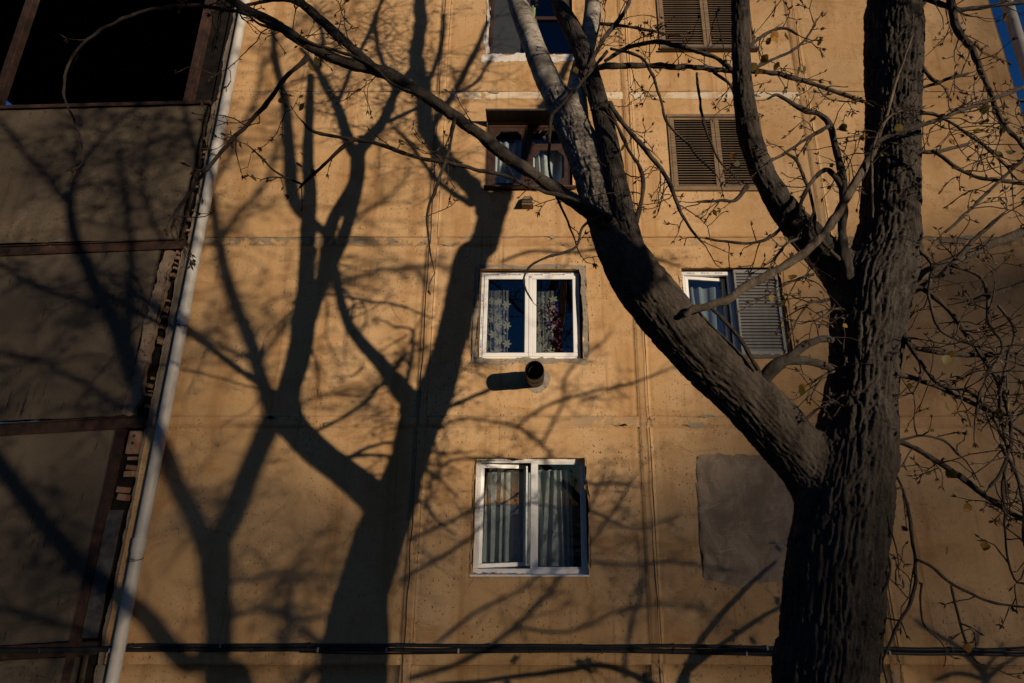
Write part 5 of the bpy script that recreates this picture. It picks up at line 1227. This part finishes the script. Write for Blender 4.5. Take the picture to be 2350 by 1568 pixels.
# boughs of the trunk's sunny side, reaching out of the frame past the camera
SB2 = [
 [(1010, 985, 6, 4.55), (1060, 960, 6, 5.1), (1120, 966, 6, 5.35), (1180, 978, 6, 5.4), (1240, 1020, 6, 5.4), (1320, 1100, 6, 5.4), (1440, 1110, 5, 5.4)],
 [(1180, 985, 6, 5.4), (1240, 940, 6, 5.3), (1330, 905, 6, 5.2), (1430, 885, 6, 5.1), (1530, 850, 5, 5.0)],
 [(940, 1240, 8, 5.3), (1000, 1212, 8, 5.3), (1090, 1165, 8, 5.3), (1160, 1110, 7, 5.3), (1230, 1060, 5, 5.3)],
 [(920, 1330, 8, 5.3), (1000, 1285, 8, 5.3), (1100, 1222, 8, 5.3), (1180, 1170, 7, 5.3)],
 [(940, 1560, 12, 5.6), (1060, 1520, 12, 5.6), (1180, 1440, 11, 5.6), (1260, 1360, 10, 5.6), (1310, 1300, 8, 5.6), (1380, 1292, 7, 5.6), (1450, 1295, 7, 5.6), (1560, 1290, 6, 5.5), (1690, 1310, 5, 5.5)],
 [(1310, 1300, 7, 5.6), (1400, 1180, 6, 5.6), (1450, 1100, 5, 5.6)],
 [(1435, 1560, 10, 5.6), (1440, 1480, 9, 5.6), (1450, 1420, 9, 5.6), (1475, 1350, 8, 5.6), (1480, 1290, 6, 5.6)],
 [(1000, 1480, 9, 5.6), (1100, 1400, 8, 5.6), (1210, 1340, 7, 5.6), (1330, 1200, 6, 5.6), (1390, 1080, 5, 5.6)],
 [(1090, 1165, 7, 5.4), (1200, 1150, 6, 5.4), (1330, 1160, 6, 5.4), (1450, 1210, 5, 5.4), (1560, 1180, 4, 5.4)],
 [(1240, 1020, 6, 5.4), (1290, 930, 5, 5.4), (1300, 860, 5, 5.4), (1390, 780, 4, 5.4)],
 [(1180, 1440, 8, 5.6), (1300, 1450, 7, 5.6), (1430, 1400, 6, 5.6), (1580, 1390, 5, 5.6), (1680, 1430, 4, 5.6)],
 [(980, 1120, 7, 5.4), (1030, 1060, 7, 5.4), (1130, 1060, 6, 5.4), (1230, 1120, 5, 5.4)],
 [(1150, 600, 7, 5.2), (1220, 578, 7, 5.2), (1300, 580, 7, 5.2), (1380, 575, 7, 5.2), (1480, 590, 6, 5.2), (1560, 610, 5, 5.2)],
]
for i, rows_ in enumerate(SB2): branch(rows_, M_BRANCH, 5.5, (0.25, 0.85), 0.22, 0.25, True, 10, 0.3, tr=0.0085, seed=540+i, seg=0.06)
tag(TW.build('twigs', M_TWIG, tree), None, kind='stuff').location = TL
tag(BUDS.build('buds', M_BUD, tree, False), None, kind='stuff').location = TL
# leaves still hanging on
def leaf_mesh():
    mb = MB(); o = [(0, 0), (0.42, 0.25), (0.5, 0.5), (0.30, 0.80), (0.06, 1.05)]
    L_ = [(x, 0.10*x*x+0.05*math.sin(y*4), -y) for x, y in o]; R_ = [(-x, 0.16*x*x, -y) for x, y in o[1:-1]]
    mid = [(0, -0.06, -0.35), (0, -0.05, -0.7)]
    mb.v = L_+R_+mid                     # 0..4 one edge, 5..7 other edge, 8, 9 midrib
    mb.f = [(0, 1, 2, 8), (8, 2, 3, 9), (9, 3, 4), (0, 8, 6, 5), (8, 9, 7, 6), (9, 4, 7)]
    return mb
lf = leaf_mesh().build('leaf', M_LEAF, tree, smooth=True); lmesh = lf.data
rl = random.Random(5)
spots = [(1772, 72, 3.05), (1785, 92, 3.05), (1760, 88, 3.05), (1800, 82, 3.05), (1748, 128, 3.05), (1738, 145, 3.05), (1775, 150, 3.08), (1832, 152, 3.1), (1845, 150, 3.1), (1738, 158, 3.05), (722, 130, 2.93), (716, 152, 2.93), (690, 350, 2.88), (682, 372, 2.88), (714, 386, 2.88), (688, 240, 2.9), (1685, 350, 3.3), (1692, 368, 3.3), (1930, 285, 3.3), (1860, 275, 3.3), (1985, 302, 3.1), (2072, 287, 3.05), (2190, 322, 3.1), (2305, 330, 3.0), (2318, 345, 3.0), (2280, 355, 3.0), (2165, 430, 3.1), (2260, 240, 3.0), (2178, 815, 3.2), (2184, 805, 3.2), (2175, 930, 3.2), (2195, 935, 3.2), (2280, 945, 3.2), (2310, 920, 3.2), (2170, 1080, 3.2), (2225, 1155, 3.2), (2170, 1255, 3.2), (1840, 880, 3.3), (1832, 895, 3.3), (1810, 580, 3.3), (1822, 630, 3.3), (1795, 690, 3.25), (1745, 165, 3.05), (1328, 160, 3.4), (1295, 148, 3.4)]
first_leaf = True
for i, s_ in enumerate([at(*s) for s in spots]+[Vector(p) for p, d in rl.sample(LEAVES, min(len(LEAVES), 215))]):
    o = lf if i == 0 else bpy.data.objects.new('leaf', lmesh)
    if i: C.objects.link(o); o.parent = tree
    o.location = Vector(s_)+Vector(TL); k = rl.uniform(0.048, 0.066) if i < len(spots) else rl.uniform(0.032, 0.052); o.scale = (k, k, k)
    o.rotation_euler = (rl.uniform(-.8, .8), rl.uniform(-1.2, 1.2), rl.uniform(0, 6.28))

# ------------------------------------------------------------------ trees on the bank behind the camera (they shade the wall)
def bare_tree(label, loc, mains, twig_dens, tl, seed, m=M_BRANCH, s0=0.0, tr=0.005, group=None, name='bare_tree', sub=True, leaves=0):
    """mains: lists of world points (x, y, z, r); twigs grown along all of them."""
    t = thing(name, label, 'tree', loc, group); O = -np.array(loc)
    rg = np.random.default_rng(seed); tw, bd = TB(), TB()
    for k, A in enumerate(mains):
        R = spline(A, 0.08); n = len(R)
        for c in range(3): R[:, c] += 0.02*noise3(np.stack([np.arange(n)*0.15, np.full(n, k*1.7+seed), np.full(n, c*5.0)], -1), 63)
        V, Q, uv = tube(R, 14); link('trunk' if k == 0 else 'branch', np_mesh('branch', V+O, Q, uv), m, t)
        T = np.gradient(R[:, :3], axis=0); tot = np.linalg.norm(np.diff(R[:, :3], axis=0), axis=1).sum()
        for j in range(int(tot*twig_dens*(0.25 if k == 0 else 1))):
            i = min(n-1, int(n*(0.12+0.88*rg.random()))); d = unit(T[i])*0.6+rg.normal(size=3)*0.8
            l = rg.uniform(*tl); twig(R[i, :3], d, l, min(tr, R[i, 3]*0.6), rg, tw, bd, 0 if sub else 1, 0.15, 0.4, 0, 0.045, 0.085)
        twig(R[-1, :3], T[-1], tl[1], min(tr, R[-1, 3]), rg, tw, bd, 0, 0.1, 0.3, 0, 0.045, 0.085)
    if leaves:                                                # dead leaves clinging in little bunches
        mb = MB(); allv = np.vstack(tw.V)
        for j in range(leaves):
            p = allv[rg.integers(len(allv))]; a, b = unit(rg.normal(size=3)), unit(rg.normal(size=3)); l = rg.uniform(0.035, 0.075); n = len(mb.v)
            mb.v += [tuple(p-a*l+O), tuple(p-b*l*0.8+O), tuple(p+a*l+O), tuple(p+b*l*0.8+O)]; mb.f.append((n, n+1, n+2, n+3))
        tag(mb.build('leaves', M_LEAF, t), None, kind='stuff')
    if tw.V: tag(tw.build('twigs', M_TWIG, t), None, kind='stuff').location = Vector(O)
    if bd.V: tag(bd.build('buds', M_BUD, t, False), None, kind='stuff').location = Vector(O)
    return t
S1 = 8.5
B = [[(500, 1720, 70, S1), (500, 1568, 64, S1), (498, 1400, 62, S1), (492, 1290, 68, S1), (500, 1255, 60, S1)],
 [(485, 1275, 48, S1), (440, 1180, 42, S1), (395, 1080, 40, S1), (350, 990, 39, S1), (315, 900, 40, S1), (291, 800, 42, S1)],
 [(291, 800, 30, S1), (298, 700, 20, S1), (302, 600, 17, S1+.2), (290, 470, 13, S1+.4), (270, 350, 10, S1+.4)],
 [(289, 805, 40, S1), (245, 705, 33, S1), (200, 620, 29, S1), (166, 520, 25, S1), (156, 455, 20, S1), (180, 390, 15, S1), (250, 300, 10, S1), (330, 230, 8, S1)],
 [(225, 705, 18, S1), (157, 680, 14, S1), (83, 656, 13, S1), (7, 610, 11, S1), (-80, 560, 8, S1)],
 [(156, 460, 15, S1), (110, 405, 13, S1), (50, 345, 11, S1), (10, 290, 8, S1), (-40, 230, 6, S1)],
 [(180, 390, 10, S1), (175, 320, 9, S1), (190, 250, 7, S1), (215, 180, 5, S1)],
 [(495, 1265, 56, S1), (545, 1150, 52, S1), (590, 1040, 50, S1), (625, 965, 52, S1), (632, 940, 46, S1)],
 [(628, 950, 42, S1), (595, 850, 35, S1), (558, 745, 32, S1), (523, 645, 29, S1), (498, 545, 26, S1), (482, 440, 19, S1), (445, 330, 14, S1), (420, 230, 9, S1)],
 [(600, 860, 20, S1), (567, 820, 15, S1), (474, 776, 14, S1), (400, 723, 12, S1), (300, 663, 9, S1), (230, 620, 6, S1)],
 [(500, 560, 14, S1), (560, 480, 12, S1), (610, 420, 10, S1), (640, 330, 8, S1)],
 [(495, 1480, 48, S1), (440, 1525, 48, S1), (380, 1470, 46, S1), (330, 1412, 46, S1), (250, 1350, 46, S1), (130, 1240, 42, S1), (70, 1160, 38, S1), (0, 1062, 36, S1), (-90, 950, 28, S1), (-150, 800, 20, S1)],
 [(250, 1480, 20, S1), (200, 1452, 16, S1), (83, 1415, 15, S1), (0, 1398, 13, S1), (-90, 1370, 9, S1)],
 [(300, 940, 14, S1), (250, 920, 13, S1), (180, 870, 12, S1), (80, 820, 10, S1), (0, 810, 8, S1)],
 [(520, 1330, 14, S1), (580, 1330, 12, S1), (650, 1310, 9, S1)],
 [(520, 1420, 16, S1), (600, 1400, 13, S1), (700, 1420, 12, S1), (780, 1400, 8, S1)],
 [(660, 1480, 13, S1-.4), (665, 1400, 12, S1-.4), (672, 1340, 10, S1-.4), (690, 1290, 6, S1-.4)],
 [(680, 1440, 16, S1-.6), (750, 1500, 18, S1-.6), (640, 1600, 20, S1-.6)],
 [(628, 950, 14, S1), (740, 910, 10, S1), (850, 890, 9, S1), (940, 870, 7, S1)],
 [(590, 840, 14, S1), (690, 700, 11, S1), (760, 655, 11, S1), (850, 625, 11, S1), (930, 612, 10, S1), (1020, 610, 8, S1), (1065, 640, 5, S1)],
 [(690, 700, 11, S1), (740, 560, 10, S1), (860, 470, 9, S1), (930, 420, 7, S1)],
 [(482, 440, 12, S1), (540, 330, 11, S1), (590, 220, 10, S1), (620, 120, 8, S1), (700, 40, 6, S1)],
 [(590, 220, 8, S1), (690, 180, 7, S1), (780, 90, 6, S1), (820, 0, 5, S1)],
 [(380, 560, 10, S1), (340, 480, 9, S1), (330, 380, 8, S1), (360, 280, 6, S1)],
]
mains = [shd([(a, b, w*0.86, s_) for a, b, w, s_ in r]) for r in B]
g0 = mains[0][0]; gz = float(ground_z(np.array([g0[0]]), np.array([g0[1]]))[0])
mains[0] = [(g0[0], g0[1], gz-0.1, 0.30), (g0[0], g0[1], gz+0.3, 0.24)]+mains[0][1:] if g0[2] < gz+0.6 else [(g0[0], g0[1], gz-0.1, 0.30)]+mains[0]
bare_tree('bare tree on the bank behind the path, its trunk forked low', (g0[0], g0[1], gz), mains, 11.0, (0.35, 1.2), 77, tr=0.0125, leaves=620)

# leafless shrub near the wall foot, beyond the frame
SR = [[(1560, 1640, 22, 2.9), (1580, 1520, 14, 2.9), (1650, 1420, 11, 2.9), (1710, 1355, 10, 2.9), (1780, 1290, 7, 2.9)],
 [(1580, 1540, 14, 2.8), (1660, 1480, 11, 2.7), (1740, 1425, 10, 2.6), (1800, 1390, 7, 2.6)],
 [(1560, 1600, 16, 3.0), (1400, 1532, 13, 3.2), (1300, 1542, 12, 3.3), (1150, 1556, 10, 3.4), (1000, 1570, 8, 3.4)],
 [(1560, 1600, 16, 2.9), (1600, 1508, 12, 3.0), (1700, 1495, 9, 3.0), (1830, 1500, 6, 3.0)]]
mains = [shd(r) for r in SR]; g0 = mains[0][0]; mains[0] = [(g0[0], g0[1], -0.05, 0.07)]+mains[0]
bare_tree('leafless shrub near the foot of the wall beyond the trunk', (g0[0], g0[1], 0), mains, 5.0, (0.15, 0.4), 79, name='bare_shrub', leaves=60)

# unseen trees added far towards the sun, dimming the wall's edges like a vignette
def dimming_tree(label, wx, zfoot, ztop, width, s, n, seed, group, name='bare_tree', tdens=0.010):
    """An unseen tree added far off for its soft shade: trunk and a cloud of twigs; wx: x on the wall where its shade is centred."""
    rg = np.random.default_rng(seed); cx, cy = wx+KX*s, -s; z0 = zfoot
    t = thing(name, label, 'tree', (cx, cy, z0), group); H = ztop+KZ*s-z0
    tr = spline([(0, 0, -0.3, 0.02*H), (0.02*H*rg.normal(), 0, H*0.35, 0.016*H), (0.03*H*rg.normal(), 0.02*H, H*0.7, 0.008*H), (0, 0, H*0.97, 0.002*H)], 0.3)
    q = TB(); q.add(*tube(tr, 8)); q.build('trunk', M_BRANCH, t)
    q = TB(); side = np.array([1, KX, 0.0])/math.hypot(1, KX)
    h = rg.random(n)**0.8; w_ = width/2*np.sqrt(np.maximum(0.02, 1-(2*h-1.0)**2*0.9))
    p = side*(rg.uniform(-1, 1, n)*w_)[:, None]+np.array([0.5, 0.5, 0])*(rg.normal(size=n)*0.6)[:, None]; p[:, 2] += H*(0.12+0.86*h)
    d = rg.normal(size=(n, 3))+np.array([0, 0, 0.6]); d /= np.linalg.norm(d, axis=1)[:, None]; l = rg.uniform(0.3, 0.9, n)[:, None]; r = (tdens*rg.uniform(0.6, 1.4, n))[:, None]
    a = np.cross(d, (0.3, 0.9, 0.2)); a /= np.linalg.norm(a, axis=1)[:, None]; b = np.cross(d, a)
    rings = [p+d*l*f_+r*g_*(a*math.cos(k_*2.094)+b*math.sin(k_*2.094)) for f_, g_ in ((0, 1), (1, 0.4)) for k_ in range(3)]
    i_ = np.arange(n)[:, None]*6; q.add(np.stack(rings, 1).reshape(-1, 3), np.concatenate([i_+np.array([k_, (k_+1) % 3, 3+(k_+1) % 3, 3+k_]) for k_ in range(3)]))
    tag(q.build('crown', M_TWIG, t), None, kind='stuff')
    return t

for i, (wx, zt, wd, s_, n_) in enumerate(((8.4, 18.0, 8.0, 78, 3600), (10.8, 16.0, 7.0, 86, 3000), (-9.6, 13.5, 7.5, 74, 2300), (-8.4, 8.0, 8.0, 90, 2500), (-4.6, 5.0, 6.5, 95, 1700), (-0.6, 4.6, 6.0, 92, 1300), (3.0, 5.2, 6.0, 97, 1700), (7.2, 8.6, 8.0, 88, 6000))):
    dimming_tree('unseen bare twiggy tree added far towards the low sun to dim the wall edges' if zt > 10 else 'unseen low thicket tree added far towards the low sun to dim the wall edges', wx, 2.4, zt, wd, s_, n_, 200+i, 'unseen trees added to dim the wall edges', tdens=0.020)

# pine beside the wall, beyond the frame; its tip throws a needle-edged shade by the cables
def pine(loc, pts, seed):
    t = thing('young_pine', 'young pine with long needles beside the far corner of the wall', 'tree', loc); O = -np.array(loc)
    rg = np.random.default_rng(seed); q = TB(); nd = TB()
    for A in pts:
        R = spline(A, 0.04); q.add(*tube(np.column_stack([R[:, :3]+O, R[:, 3]]), 7)); T = np.gradient(R[:, :3], axis=0)
        for i in range(len(R)):
            if i < len(R)*0.25 and len(A) > 4: continue
            for k in range(16):
                d = unit(unit(T[i])*0.9+rg.normal(size=3)*0.7); l = rg.uniform(0.07, 0.13); p = R[i, :3]+O
                nd.add(*tube(np.array([(*p, 0.0016), (*(p+d*l*0.5), 0.0015), (*(p+d*l), 0.0007)]), 3))
    q.build('trunk', M_BRANCH, t); tag(nd.build('needles', M_NEEDLE, t), None, kind='stuff')
sp = 3.0
pn = [shd([(2300, 1720, 24, sp), (2262, 1568, 16, sp), (2255, 1540, 14, sp), (2225, 1510, 11, sp), (2190, 1480, 9, sp), (2120, 1440, 7, sp), (2105, 1425, 6, sp)]),
 shd([(2262, 1560, 10, sp), (2200, 1545, 8, sp), (2150, 1560, 6, sp)]), shd([(2262, 1560, 10, sp), (2300, 1530, 8, sp), (2345, 1500, 6, sp)]), shd([(2230, 1512, 8, sp), (2240, 1480, 6, sp), (2245, 1450, 5, sp)]),
 shd([(2258, 1545, 8, sp), (2290, 1500, 7, sp), (2300, 1480, 5, sp)])]
b0 = pn[0][0]; pn[0] = [(b0[0], b0[1], 0.0, 0.10)]+pn[0]
pine((b0[0], b0[1], 0), pn, 9)
